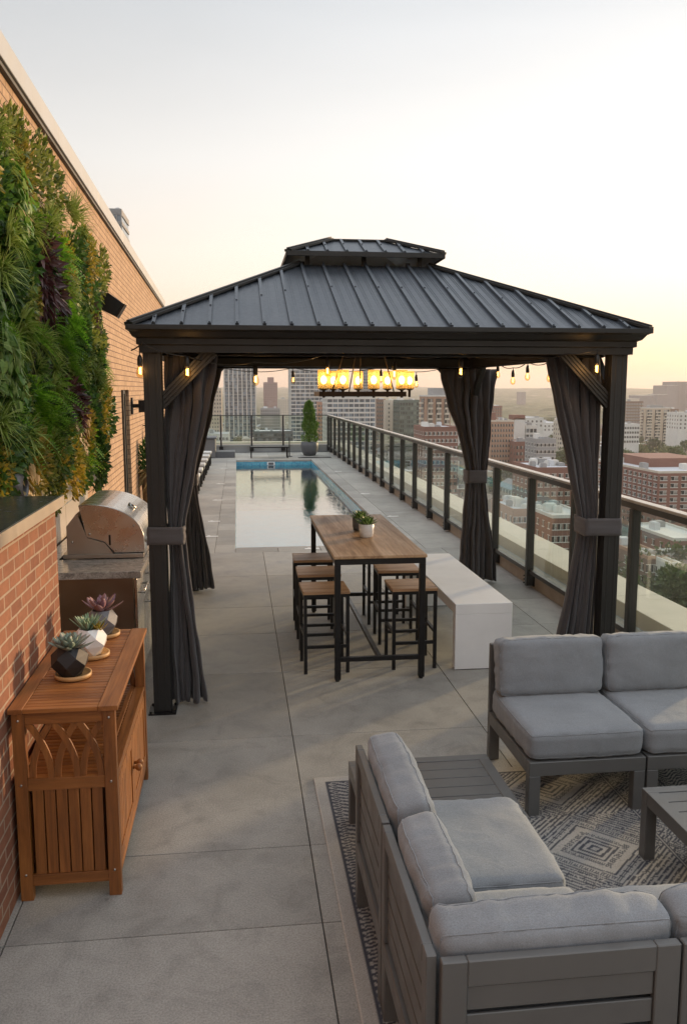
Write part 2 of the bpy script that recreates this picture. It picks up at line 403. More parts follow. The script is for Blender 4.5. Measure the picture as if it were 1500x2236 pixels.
# slabs around the pool
PX0, PX1, PY0, PY1 = -.06, 2.29, 11.93, 27.0
def slabrow(x0, x1, y0, y1, step):
    n = max(1, round((y1-y0)/step))
    for k in range(n):
        a = y0+(y1-y0)*k/n; b = y0+(y1-y0)*(k+1)/n
        mb.box(x0+g, x1-g, a+g, b-g, -.06, 0)
slabrow(-2.35, -.34, 11.56, 27.3, 1.25); slabrow(-.34, PX0, 11.56, 27.3, .62)
slabrow(2.57, 3.25, 11.56, 27.3, 1.25); slabrow(PX1, 2.57, 11.56, 27.3, .62)
for k in range(4):
    a = PX0+(PX1-PX0)*k/4; b = PX0+(PX1-PX0)*(k+1)/4
    mb.box(a+.003, b-.003, 11.56+.003, PY0, -.06, 0); mb.box(a+.003, b-.003, PY1, 27.3, -.06, 0)
for x in range(5): slabrow(-2.35+x*1.12, -2.35+(x+1)*1.12, 27.3, 30.2, 1.45)
slabrow(-2.9-3, -2.35, 22, 30.2, 2)
struct('deck_floor', mb, 'deck_concrete', bev=.002, seg=1)
mb = MB(); mb.box(-2.35, 3.3, -2, 11.9, -.3, -.012); mb.box(-5.9, PX0-.02, 11.9, 30.6, -.3, -.012); mb.box(PX1+.02, 3.3, 11.9, 30.6, -.3, -.012)
mb.box(PX0-.02, PX1+.02, PY1+.02, 30.6, -.3, -.012)
struct('deck_base', mb, 'joint_dark')
# pool
WZ = -.17
mb = MB()
mb.box(PX0-.02, PX0, PY0, PY1, -1.6, -.061); mb.box(PX1, PX1+.02, PY0, PY1, -1.6, -.061)
mb.box(PX0-.02, PX1+.02, PY0-.02, PY0, -1.6, -.061); mb.box(PX0-.02, PX1+.02, PY1, PY1+.02, -1.6, -.061)
struct('pool_wall', mb, 'pool_tile')
mb = MB(); mb.box(PX0, PX1, PY0, PY1, -1.62, -1.6); struct('pool_floor', mb, 'pool_plaster')
mb = MB(); mb.add([(PX0, PY0, WZ), (PX1, PY0, WZ), (PX1, PY1, WZ), (PX0, PY1, WZ)], [(0, 1, 2, 3)]); struct('pool_water', mb, 'pool_water')
t = thing('pool_skimmer', 'small white framed skimmer opening in the far tiled pool wall', 'pool skimmer', (1.02, PY1, -.11))
mb = MB(); mb.box(.9, 1.14, PY1-.02, PY1, -.165, -.065); mb.build('frame', 'ceramic_white', t, bev=.004)
mb = MB(); mb.box(.94, 1.10, PY1-.026, PY1-.02, -.15, -.08); mb.build('flap', 'pot_grey', t)
# depth markers: small white strips set into the slabs by the pool edge
dm = None
MK = [(-.42, 12.9), (-.42, 14.4), (-.42, 17.2), (-.42, 20.2), (-.42, 24.2)]
for i, (x, y) in enumerate(MK + [(2.66, 14.6), (2.66, 17.9), (2.66, 22.9), (1.0, 11.72)]):
    if dm is None:
        mb = MB(); mb.box(-.10, .10, -.03, .03, -.002, .003); mb.box(-.06, -.02, .04, .075, -.002, .003)
        dm = mb.build('depth_marker', 'ceramic_white'); o = dm
    else:
        o = dm.copy(); C.objects.link(o)
    o.location = (x, y, .001)
    lab = ('thin white depth marker strip in the slabs left of the pool' if i < 5 else
           'thin white depth marker strip in the slabs between pool and railing' if i < 8 else
           'thin white depth marker strip at the near pool edge behind the bar table')
    tag(o, lab, 'depth marker', 'depth markers beside the pool')

# ================================================================ PARAPET, RAILINGS
t = thing('parapet', 'low tan parapet with pale flat stone coping outside the glass railing', 'parapet', (3.25, 14, 0))
mb = MB()
for k in range(18): mb.box(3.25, 3.42, -2+1.83*k+.002, -2+1.83*(k+1)-.002, -.3, .135)
mb.build('curb', 'curb_concrete', t, bev=.004)
mb = MB(); mb.box(3.42, 3.50, -2, 31, -.3, .10); mb.build('gutter', 'curb_grey', t)
mb = MB()
for k in range(14): mb.box(3.50, 3.98, -2+2.4*k+.003, -2+2.4*(k+1)-.003, -.3, .25)
mb.build('coping', 'ledge_stone', t, bev=.006)
t = thing('far_parapet', 'low grey parapet with pale coping under the railing at the far end', 'parapet', (0, 30.7, 0))
mb = MB(); mb.box(-6, 3.24, 30.62, 30.8, -.3, .24); mb.build('curb', 'curb_grey', t, bev=.004)
mb = MB(); mb.box(-6, 3.24, 30.80, 31.25, -.3, .33); mb.build('coping', 'ledge_stone', t, bev=.006)

YP = [2.9, 4.12, 5.34, 6.56, 7.80, 9.05, 10.35, 11.63, 12.9, 14.13, 15.36, 16.56, 17.75, 18.97, 20.09, 21.25, 22.43, 23.61, 24.78, 25.94, 27.19, 28.43, 29.6, 30.5]
rl = thing('glass_railing', 'long glass railing with dark metal posts running down the right side of the deck', 'railing', (3.2, 16, 0))
mb = MB(); mb.box(3.165, 3.245, 1.5, 30.56, 1.285, 1.31); tr_ = mb.build('top_rail', 'rail_top_lit', rl, bev=.005)
mb = MB(); mb.box(3.175, 3.235, 1.5, 30.56, 1.235, 1.2845); mb.build('channel', 'rail_metal', tr_, bev=.002)
mb = MB(); mb.box(3.18, 3.225, 1.5, 30.5, .17, .215); mb.build('bottom_rail', 'rail_metal', rl, bev=.003)
for i, y in enumerate(YP):
    mb = MB(); mb.box(3.155, 3.178, y-.03, y+.03, .03, 1.235); mb.box(3.178, 3.235, y-.022, y+.022, .03, 1.235)
    p = mb.build('post', 'rail_metal', rl, bev=.002, seg=1)
    mb = MB(); mb.box(3.236, 3.25, y-.03, y+.085, .02, .16); mb.box(3.165, 3.236, y+.03, y+.045, .02, .16)
    for zz in (.05, .09, .13): mb.tube([(3.15, y+.062, zz), (3.24, y+.062, zz)], .008, 6)
    mb.build('bracket', 'black_metal', p)
    if i: 
        mb = MB(); mb.box(3.200, 3.208, YP[i-1]+.05, y-.05, .20, 1.235); mb.build('glass_panel', 'rail_glass', rl)
rl2 = thing('glass_railing', 'glass railing with thin dark posts closing the far end behind the pool', 'railing', (0, 30.5, 0))
XP = [-4.9, -3.8, -2.7, -1.62, -.585, .483, 1.593, 2.72]
mb = MB(); mb.box(-5.5, 3.16, 30.46, 30.54, 1.275, 1.305); mb.build('top_rail', 'rail_metal', rl2, bev=.004)
mb = MB(); mb.box(-5.5, 3.16, 30.48, 30.52, .26, .30); mb.build('bottom_rail', 'ledge_stone', rl2)
for i, x in enumerate(XP):
    mb = MB(); mb.box(x-.03, x+.03, 30.47, 30.53, .06, 1.275); p = mb.build('post', 'rail_metal', rl2)
    mb = MB(); mb.box(x-.07, x+.07, 30.44, 30.62, .04, .2); mb.build('bracket', 'black_metal', p)
    mb = MB(); mb.box(x+.05, (XP[i+1] if i < 7 else 3.2)-.05, 30.496, 30.504, .28, 1.275); mb.build('glass_panel', 'rail_glass', rl2)

# ================================================================ BRICK WALL (angled slightly away) with coping, door, lamps
WA, WB = (-1.37, 0.0), (-1.85, 23.0)          # foot line of the wall
def wx(y): return WA[0]+(WB[0]-WA[0])*(y-WA[1])/(WB[1]-WA[1])
WT = 4.255
wl = thing('brick_wall', 'tall tan brick wall rising along the left side of the deck', 'wall', (wx(10), 10, 0))
wr = math.atan2(WB[0]-WA[0], WB[1]-WA[1])
DY0, DY1, DZ = 12.6, 13.65, 2.19
def wallbox(mb, y0, y1, z0, z1, d0, d1):
    # d = distance out from the wall plane (towards +x)
    vs = [];
    for z in (z0, z1):
        for y in (y0, y1):
            for d in (d0, d1): vs.append((wx(y)+d, y, z))
    mb.add(vs, [(0, 2, 3, 1), (4, 5, 7, 6), (0, 1, 5, 4), (2, 6, 7, 3), (0, 4, 6, 2), (1, 3, 7, 5)])
mb = MB()
wallbox(mb, -2, DY0, 0, WT, -.5, 0); wallbox(mb, DY1, 23, 0, WT, -.5, 0); wallbox(mb, DY0, DY1, DZ, WT, -.5, 0)
mb.build('brickwork', 'brick_tan', wl)
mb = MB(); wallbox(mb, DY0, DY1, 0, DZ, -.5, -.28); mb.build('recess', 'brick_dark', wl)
mb = MB(); wallbox(mb, -2, 23.03, WT, WT+.03, -.52, .035); mb.build('drip_edge', 'coping_dark', wl)
mb = MB()
for k in range(10):
    y0 = -2+2.5*k; wallbox(mb, y0+.004, min(y0+2.5, 23.05)-.004, WT+.03, WT+.195, -.56, .055)
mb.build('coping', 'coping_metal', wl, bev=.006)
dr = thing('door', 'dark metal door set in the recess of the tan brick wall', 'door', (wx(13.1), 13.1, 0))
mb = MB(); wallbox(mb, DY0+.002, DY0+.06, 0, DZ-.002, -.27, .03); wallbox(mb, DY1-.06, DY1-.002, 0, DZ-.002, -.27, -.05); wallbox(mb, DY0+.06, DY1-.06, DZ-.06, DZ-.002, -.27, -.05)
mb.build('frame', 'rail_metal', dr, bev=.003)
mb = MB(); wallbox(mb, DY0+.06, DY1-.06, 0.01, DZ-.06, -.26, -.21); mb.build('leaf', 'black_metal', dr, bev=.003)
mb = MB(); y = DY0+.2; mb.tube([(wx(y)-.2, y, 1.02), (wx(y)-.12, y, 1.02), (wx(y)-.12, y+.12, 1.02)], .012, 8); mb.build('handle', 'steel', dr)
# spotlight above the plants
p = Vector((wx(9.95)+.02, 9.95, 3.16))
t = thing('wall_spotlight', 'black angular spotlight mounted high on the tan brick wall', 'wall light', p)
mb = MB(); mb.box(p.x-.02, p.x+.03, p.y-.06, p.y+.06, p.z-.08, p.z+.08); mb.build('backplate', 'black_metal', t, bev=.004)
mb = MB(); mb.prism([(p.x+.03, p.z+.04), (p.x+.09, p.z+.10), (p.x+.19, p.z+.08), (p.x+.34, p.z-.03), (p.x+.25, p.z-.17), (p.x+.05, p.z-.07)], p.y-.10, p.y+.10)
mb.build('lamp_head', 'black_metal', t, bev=.008)
a, b = Vector((p.x+.355, p.z-.035)), Vector((p.x+.262, p.z-.18))
mb = MB(); mb.prism([(p.x+.342, p.z-.03), (a.x, a.y), (b.x, b.y), (p.x+.249, p.z-.17)], p.y-.09, p.y+.09); mb.build('lens', 'bronze', t)
p = Vector((wx(13.95), 13.95, 1.94))
t = thing('wall_sconce', 'small black box shaped sconce beside the door on the brick wall', 'wall light', p)
mb = MB(); mb.box(p.x, p.x+.03, p.y-.05, p.y+.05, p.z-.13, p.z+.13); mb.build('backplate', 'black_metal', t, bev=.003)
mb = MB(); mb.box(p.x+.03, p.x+.12, p.y-.02, p.y+.02, p.z-.03, p.z+.03); mb.build('bracket', 'black_metal', t)
mb = MB(); mb.box(p.x+.12, p.x+.30, p.y-.07, p.y+.07, p.z-.10, p.z+.09); mb.build('lamp_head', 'black_metal', t, bev=.004)
# rounded grey visor lamp left among the plants
p = on_y(18, 1045, 5.2)
t = thing('visor_lamp', 'rounded grey metal lamp poking out of the plants above the stone counter', 'lamp', (p.x, p.y, p.z))
mb = MB(); prof = []
vs = []; fs = []; n = 14; k = 9
for i in range(k+1):
    ph = math.pi*.62*i/k
    for j in range(n):
        a = math.pi*2*j/n
        vs.append((p.x-.09+.17*math.cos(ph) if False else p.x-.10+.19*math.sin(ph)*.0+ .20*i/k, p.y+.10*math.sin(a)*math.sin(.35+ph), p.z+.085*math.cos(a)*math.sin(.35+ph)-.05*(i/k)**2))
for i in range(k):
    for j in range(n): fs.append((i*n+j, i*n+(j+1) % n, (i+1)*n+(j+1) % n, (i+1)*n+j))
mb.add(vs, fs, True); o = mb.build('hood', 'grey_metal', t); md = o.modifiers.new('s', 'SOLIDIFY'); md.thickness = .006
mb = MB(); mb.tube([(p.x-.11, p.y, p.z), (p.x-.25, p.y, p.z+.01)], .02, 8); mb.build('stem', 'black_metal', t)
mb = MB(); mb.tube([(p.x-.03, p.y, p.z-.01), (p.x+.04, p.y, p.z-.02)], [.05, .06], 12); mb.build('lamp_insert', 'black_metal', t)

# ================================================================ HALF WALL
t = thing('half_wall', 'chest high red brick wall with dark stone top nearest on the left', 'wall', (-1.1, 3, 0))
HX = -.985
mb = MB(); mb.box(-1.32, HX, .6, 4.74, 0, 1.58); mb.build('brickwork', 'brick_red', t)
mb = MB(); mb.box(-1.36, HX+.03, .56, 4.775, 1.585, 1.628); mb.build('top_slab', 'granite_dark', t, bev=.004)
mb = MB(); mb.box(HX+.032, HX+.044, .56, 4.775, 1.575, 1.632); mb.build('edge_trim', 'steel_dull', t)

# ================================================================ OUTDOOR KITCHEN
CY0, CY1, CZ = 6.1, 9.1, .92
t = thing('kitchen_counter', 'stainless steel grill counter with grey stone top against the wall', 'counter', (-1.1, 7.5, 0))
mb = MB(); mb.box(-1.49, -.70, CY0, 6.58, CZ-.05, CZ); mb.box(-1.49, -1.36, 6.58, 7.62, CZ-.05, CZ); mb.box(-1.49, -.70, 7.62, CY1, CZ-.05, CZ); mb.box(-.78, -.70, 6.58, 7.62, CZ-.05, CZ-.002)
mb.build('countertop', 'granite_grey', t, bev=.004)
mb = MB(); mb.box(-1.48, -.76, CY0+.05, CY1-.03, .06, CZ-.052); mb.build('cabinet', 'steel_dark_reflection', t, bev=.004)
mb = MB(); mb.box(-1.48, -.80, CY0+.07, CY1-.05, 0, .06); mb.build('plinth', 'black_metal', t)
for k, (a, b) in enumerate(((6.17, 6.6), (6.62, 7.1), (7.12, 7.6), (7.62, 8.3), (8.32, 9.0))):
    mb = MB(); mb.box(-.758, -.738, a, b, .10, CZ-.30 if k in (1, 2) else CZ-.07); d = mb.build('door', 'steel', t, bev=.003)
    h = (CZ-.36) if k in (1, 2) else CZ-.18
    mb = MB(); mb.tube([(-.738, a+.06, h), (-.70, a+.06, h), (-.70, b-.06, h), (-.738, b-.06, h)], .009, 8); mb.build('handle', 'steel', d)
mb = MB(); mb.box(-.758, -.738, 6.62, 7.6, CZ-.28, CZ-.07); d = mb.build('drawer', 'steel', t, bev=.003)
mb = MB(); mb.tube([(-.738, 6.75, CZ-.15), (-.695, 6.75, CZ-.15), (-.695, 7.45, CZ-.15), (-.738, 7.45, CZ-.15)], .009, 8); mb.build('handle', 'steel', d)
# backsplash
t = thing('backsplash', 'brushed steel splash panels fixed to the brick wall behind the grill', 'backsplash', (wx(7.5), 7.5, CZ))
for (a, b) in ((5.0, 6.4), (6.41, 7.7), (7.71, 9.0)):
    mb = MB(); wallbox(mb, a, b, CZ, 1.62, .005, .02); mb.build('panel', 'backsplash_steel', t)
mb = MB(); wallbox(mb, 5.0, 9.0, 1.20, 1.215, .02, .03); mb.build('rail', 'steel', t)
mb = MB(); wallbox(mb, 8.1, 8.45, 1.28, 1.52, .02, .035); o = mb.build('outlet_plate', 'grey_metal', t, bev=.003)
mb = MB(); wallbox(mb, 9.35, 9.75, 1.2, 1.62, .0, .02); o = mb.build('meter_box', 'black_metal'); tag(o, 'small dark glazed box on the brick wall under the plants', 'meter box')
# grill: curved hood
GY0, GY1 = 6.62, 7.58
t = thing('gas_grill', 'stainless steel barbecue grill with rounded lid built into the counter', 'grill', (-1.02, 7.1, CZ))
mb = MB(); mb.box(-1.33, -.73, GY0-.02, GY1+.02, CZ+.001, CZ+.035); mb.build('base_frame', 'steel_dull', t, bev=.003)
body = [(-1.30, CZ+.036), (-1.30, CZ+.25), (-1.22, CZ+.35), (-1.20, CZ+.30), (-1.15, CZ+.16), (-1.02, CZ+.12), (-.96, CZ+.036)]
mb = MB(); mb.prism(body, GY0-.004, GY1+.004); mb.build('firebox', 'steel_dull', t)
hood = [(-1.20, CZ+.395)]
for k in range(0, 15):
    a = math.pi*(.56-.56*k/14)
    hood.append((-1.13+.405*math.cos(a)*(1.0 if a < math.pi/2 else 1), CZ+.14+.275*math.sin(a)))
hood = hood[1:]; hood = [(-1.205, CZ+.40)]+hood+[(-.725, CZ+.04), (-.95, CZ+.04), (-1.02, CZ+.125), (-1.155, CZ+.165)]
mb = MB(); mb.prism(hood, GY0, GY1); ld = mb.build('lid', 'steel', t, bev=.004)
mb = MB()
for (hx, hz) in ((-1.26, CZ+.13), (-1.13, CZ+.19), (-.80, CZ+.25)): mb.tube([(hx, GY0-.012, hz), (hx, GY0+.01, hz)], .008, 8)
mb.build('rivet', 'screw', ld)
mb = MB(); mb.box(-.99, -.975, GY0-.003, GY0+.01, CZ+.1, CZ+.18); mb.build('rotisserie_slot', 'black_metal', ld)
mb = MB(); mb.tube([(-.76, GY0+.1, CZ+.10), (-.66, GY0+.1, CZ+.14), (-.66, GY1-.1, CZ+.14), (-.76, GY1-.1, CZ+.10)], .012, 8); mb.build('handle', 'steel', ld)
th = (-.86, 7.02, CZ+.345)
mb = MB(); mb.tube([(th[0]-.01, th[1], th[2]-.02), (th[0]+.012, th[1], th[2]+.012)], .035, 16); mb.build('thermometer', 'screw', ld)
for k in range(4):
    y = 6.78+k*.22
    mb = MB(); mb.tube([(-.70, y, CZ-.02), (-.655, y, CZ-.02)], .02, 12); mb.build('knob', 'steel', t)

# plant pot and towel by the wall, further back
t = thing('planter', 'tall planter with a green bush against the brick wall behind the grill', 'planter', (-1.45, 14.9, 0))
mb = MB(); mb.lathe([(.13, 0), (.17, .02), (.2, .78), (.185, .8), (.17, .76)], (-1.45, 14.9, 0), 16); mb.build('pot', 'wicker', t)
PLANTERS = [(t, -1.45, 14.9, .78)]
t = thing('towel', 'pale pink towel hanging from a hook on the brick wall', 'towel', (wx(15.9)+.07, 15.9, 1.05))
mb = MB(); vs = []; fs = []
for i in range(13):
    for j in range(9):
        u = j/8-.5; w = .10+.16*(i/12)**.7
        vs.append((wx(15.9)+.16+.03*math.sin(j*1.9+i*.2)*(i/12), 15.9+u*w*1.4, 1.5-.62*i/12-.02*math.cos(j*1.7)))
for i in range(12):
    for j in range(8): fs.append((i*9+j, i*9+j+1, (i+1)*9+j+1, (i+1)*9+j))
mb.add(vs, fs, True); mb.build('cloth', 'towel', t).modifiers.new('s', 'SOLIDIFY').thickness = .006
mb = MB(); mb.tube([(wx(15.9), 15.9, 1.55), (wx(15.9)+.16, 15.9, 1.54), (wx(15.9)+.17, 15.9, 1.58)], .01, 6); mb.build('hook', 'black_metal', t)

# ================================================================ GAZEBO
gz = thing('gazebo', 'dark metal gazebo with two tier standing seam roof over the bar table', 'gazebo', (1.04, 7.62, 0))
GX0, GX1, GYa, GYb, GT = -.60, 2.68, 5.73, 9.52, 2.44
PW = .115
for (x, y) in ((GX0, GYa), (GX1-PW, GYa), (GX0, GYb-PW), (GX1-PW, GYb-PW)):
    mb = MB(); mb.box(x, x+PW, y, y+PW, .012, GT)
    for q in (.028, .078):   # flutes: raised strips on each face
        mb.box(x+q, x+q+.012, y-.003, y, .02, GT-.01); mb.box(x+q, x+q+.012, y+PW, y+PW+.003, .02, GT-.01)
        mb.box(x-.003, x, y+q, y+q+.012, .02, GT-.01); mb.box(x+PW, x+PW+.003, y+q, y+q+.012, .02, GT-.01)
    p = mb.build('post', 'dark_metal', gz, bev=.003, seg=1)
    mb = MB(); mb.box(x-.035, x+PW+.035, y-.035, y+PW+.035, .001, .011)
    for sx in (-.02, PW+.02):
        for sy in (-.02, PW+.02): mb.lathe([(.009, 0), (.009, .01), (.004, .014)], (x+sx, y+sy, .011), 8)
    mb.build('base_plate', 'black_metal', p)
# braces
def brace(x0, y0, x1, y1):
    mb = MB(); a = Vector((x0, y0, 2.10)); b = Vector((x1, y1, 2.455)); mb.bar(a, b, .05, .085)
    d = (b-a); n = Vector((0, -1, 0)) if y0 == y1 else Vector((1 if x0 < 1 else -1, 0, 0))
    for s in (-.022, 0, .022):
        off = n*.0265 + d.normalized().cross(n)*s; mb.bar(a+off+d*.03, b+off-d*.03, .01, .004)
    mb.build('brace', 'dark_metal', gz, bev=.002, seg=1)
for y in (GYa+PW/2, GYb-PW/2):
    brace(GX0+PW-.02, y, GX0+PW+.33, y); brace(GX1-PW+.02, y, GX1-PW-.33, y)
for x in (GX0+PW/2, GX1-PW/2):
    brace(x, GYa+PW-.02, x, GYa+PW+.33); brace(x, GYb-PW+.02, x, GYb-PW-.33)
# beams
mb = MB()
mb.box(GX0, GX1, GYa-.005, GYa+PW, GT, GT+.09); mb.box(GX0, GX1, GYb-PW, GYb, GT, GT+.09)
mb.box(GX0, GX0+PW, GYa+PW, GYb-PW, GT, GT+.09); mb.box(GX1-PW, GX1, GYa+PW, GYb-PW, GT, GT+.09)
mb.build('beam', 'dark_metal', gz, bev=.003)
# cornice: stepped profile swept round
cprof = [(0.0, .0), (.012, .0), (.012, .045), (.026, .05), (.026, .085), (.045, .095), (.062, .125), (.078, .135), (.078, .152), (.0, .152)]
mb = MB(); ring = []
for (o_, z_) in cprof:
    x0, x1, y0, y1 = GX0-o_-.005, GX1+o_+.005, GYa-.015-o_*1.9, GYb+.015+o_*1.9
    ring.append([(x0, y0, GT-.005+z_), (x1, y0, GT-.005+z_), (x1, y1, GT-.005+z_), (x0, y1, GT-.005+z_)])
vs = [p for r_ in ring for p in r_]; fs = []
for i in range(len(ring)-1):
    for j in range(4): fs.append((i*4+j, i*4+(j+1) % 4, (i+1)*4+(j+1) % 4, (i+1)*4+j))
mb.add(vs, fs); mb.build('cornice', 'dark_metal', gz, recalc=False)
# roofs: hip frustums with standing seams
RCX, RCY = 1.04, 7.62
def hip(hx0, hy0, z0, hx1, hy1, z1, nm, spacing, ribh, sub=True, under='ceiling_brown'):
    o4 = [(-hx0, -hy0), (hx0, -hy0), (hx0, hy0), (-hx0, hy0)]; i4 = [(-hx1, -hy1), (hx1, -hy1), (hx1, hy1), (-hx1, hy1)]
    mb = MB()
    th_ = .02
    vs = [(RCX+x, RCY+y, z0) for x, y in o4]+[(RCX+x, RCY+y, z1) for x, y in i4]
    vs2 = [(x, y, z-th_) for x, y, z in vs]
    fs = [(j, (j+1) % 4, 4+(j+1) % 4, 4+j) for j in range(4)]
    mb.add(vs, fs); o = mb.build(nm, 'roof_metal', gz, recalc=False)
    mb = MB(); mb.add(vs2, [tuple(reversed(f)) for f in fs]+[]); u = mb.build(nm+'_lining', under, gz, recalc=False)
    mb = MB(); rb = MB()
    # seams per face
    for j in range(4):
        ax = Vector((1, 0, 0)) if j % 2 == 0 else Vector((0, 1, 0))
        sgn = -1 if j in (0, 3) else 1
        half0, half1 = (hx0, hx1) if j % 2 == 0 else (hy0, hy1)
        e0, e1 = (hy0, hy1) if j % 2 == 0 else (hx0, hx1)
        out = Vector((0, sgn, 0)) if j % 2 == 0 else Vector((sgn, 0, 0))
        n = int(half0/spacing)
        for k in range(-n, n+1):
            s_ = k*spacing
            if abs(s_) > half0-.03: continue
            f_ = 1.0 if abs(s_) <= half1 else (half0-abs(s_))/(half0-half1)
            a = Vector((RCX, RCY, z0))+ax*s_+out*(e0-.012); b = Vector((RCX, RCY, 0))+ax*s_+out*(e0+(e1-e0)*f_); b.z = z0+(z1-z0)*f_
            if f_ < .06: continue
            nn = (b-a).cross(ax).normalized();  nn = nn if nn.z > 0 else -nn
            up = nn
            mb.bar(a+nn*ribh/2, b+nn*ribh/2, .022, ribh, up)
            for q in (.015, .55):
                pt = a.lerp(b, q)+nn*ribh; mb.lathe([(.007, 0), (.006, .006)], pt, 6)
            if sub:
                for q in (-.36, -.27, .27, .36):
                    s2 = s_+q*spacing
                    if abs(s2) > half0-.05: continue
                    f2 = 1.0 if abs(s2) <= half1 else (half0-abs(s2))/(half0-half1)
                    a2 = Vector((RCX, RCY, z0))+ax*s2+out*(e0-.01); b2 = Vector((RCX, RCY, 0))+ax*s2+out*(e0+(e1-e0)*f2); b2.z = z0+(z1-z0)*f2
                    if f2 > .08: mb.bar(a2+nn*.001, b2+nn*.001, .008, .006, up)
    mb.build('standing_seam' if True else '', 'roof_metal', o, recalc=True)
    for j in range(4):   # hip caps
        a = Vector(vs[j]); b = Vector(vs[4+j]); mb2 = MB(); mb2.bar(a+Vector((0, 0, .012)), b+Vector((0, 0, .012)), .07, .02); mb2.bar(a+Vector((0, 0, .026)), b+Vector((0, 0, .026)), .03, .016)
        mb2.build('hip_cap', 'dark_metal', o, bev=.002, seg=1)
    return o
EH = 1.70; EY = 2.09
hip(EH, EY, GT+.15, .53, .56, 3.185, 'main_roof', .172, .024)
# edge flashing of the main roof
def flash(hx, hy, z, h, w, nm):
    mb = MB()
    mb.box(RCX-hx-.01, RCX+hx+.01, RCY-hy-w, RCY-hy, z-h, z+.006); mb.box(RCX-hx-.01, RCX+hx+.01, RCY+hy, RCY+hy+w, z-h, z+.006)
    mb.box(RCX-hx-w, RCX-hx, RCY-hy+.0005, RCY+hy-.0005, z-h, z+.005); mb.box(RCX+hx, RCX+hx+w, RCY-hy+.0005, RCY+hy-.0005, z-h, z+.005)
    mb.build(nm, 'dark_metal', gz, bev=.002, seg=1)
flash(EH, EY, GT+.152, .024, .018, 'roof_edge')
# louvre gap with short struts, then the upper tier
UX, UY, UZ = .625, .66, 3.27
for (x, y) in ((-.46, -.5), (0, -.5), (.46, -.5), (-.46, .5), (0, .5), (.46, .5), (-.46, 0), (.46, 0)):
    mb = MB(); mb.box(RCX+x-.018, RCX+x+.018, RCY+y-.018, RCY+y+.018, 3.12, UZ+.02); mb.build('strut', 'dark_metal', gz)
hip(UX, UY, UZ, .24, .2, 3.435, 'upper_roof', .155, .02, False, 'roof_metal')
flash(UX, UY, UZ+.004, .034, .014, 'upper_roof_edge')
mb = MB(); mb.box(RCX-.255, RCX+.255, RCY-.215, RCY+.215, 3.436, 3.452); mb.build('ridge_cap', 'dark_metal', gz, bev=.003)
# ceiling framing
for x in (RCX-.53, RCX+.53):
    mb = MB(); mb.bar((x, RCY-.56, 3.15), (x, RCY+.56, 3.15), .05, .05); mb.build('rafter', 'ceiling_brown', gz)
for y in (RCY-.56, RCY+.56):
    mb = MB(); mb.bar((RCX-.53, y, 3.15), (RCX+.53, y, 3.15), .05, .05); mb.build('rafter', 'ceiling_brown', gz)
for sx in (-1, 1):
    for sy in (-1, 1):
        mb = MB(); mb.bar((RCX+sx*1.6, RCY+sy*1.85, 2.52), (RCX+sx*.53, RCY+sy*.56, 3.13), .05, .06); mb.build('rafter', 'ceiling_brown', gz)
for y0, x0 in ((RCY, None),):
    mb = MB(); mb.bar((RCX-1.6, RCY, 2.54), (RCX-.5, RCY, 3.12), .04, .05); mb.bar((RCX+1.6, RCY, 2.54), (RCX+.5, RCY, 3.12), .04, .05)
    mb.build('rafter', 'ceiling_brown', gz)
mb = MB(); mb.box(RCX-.52, RCX+.52, RCY-.03, RCY+.03, 3.07, 3.11); mb.build('crossbar', 'ceiling_brown', gz)
mb = MB()
for y in (GYa+PW+.03, GYb-PW-.03): mb.tube([(GX0+PW, y, GT-.012), (GX1-PW, y, GT-.012)], .009, 8)
for x in (GX0+PW+.03, GX1-PW-.03): mb.tube([(x, GYa+PW, GT-.012), (x, GYb-PW, GT-.012)], .009, 8)
mb.build('curtain_rod', 'black_metal', gz)

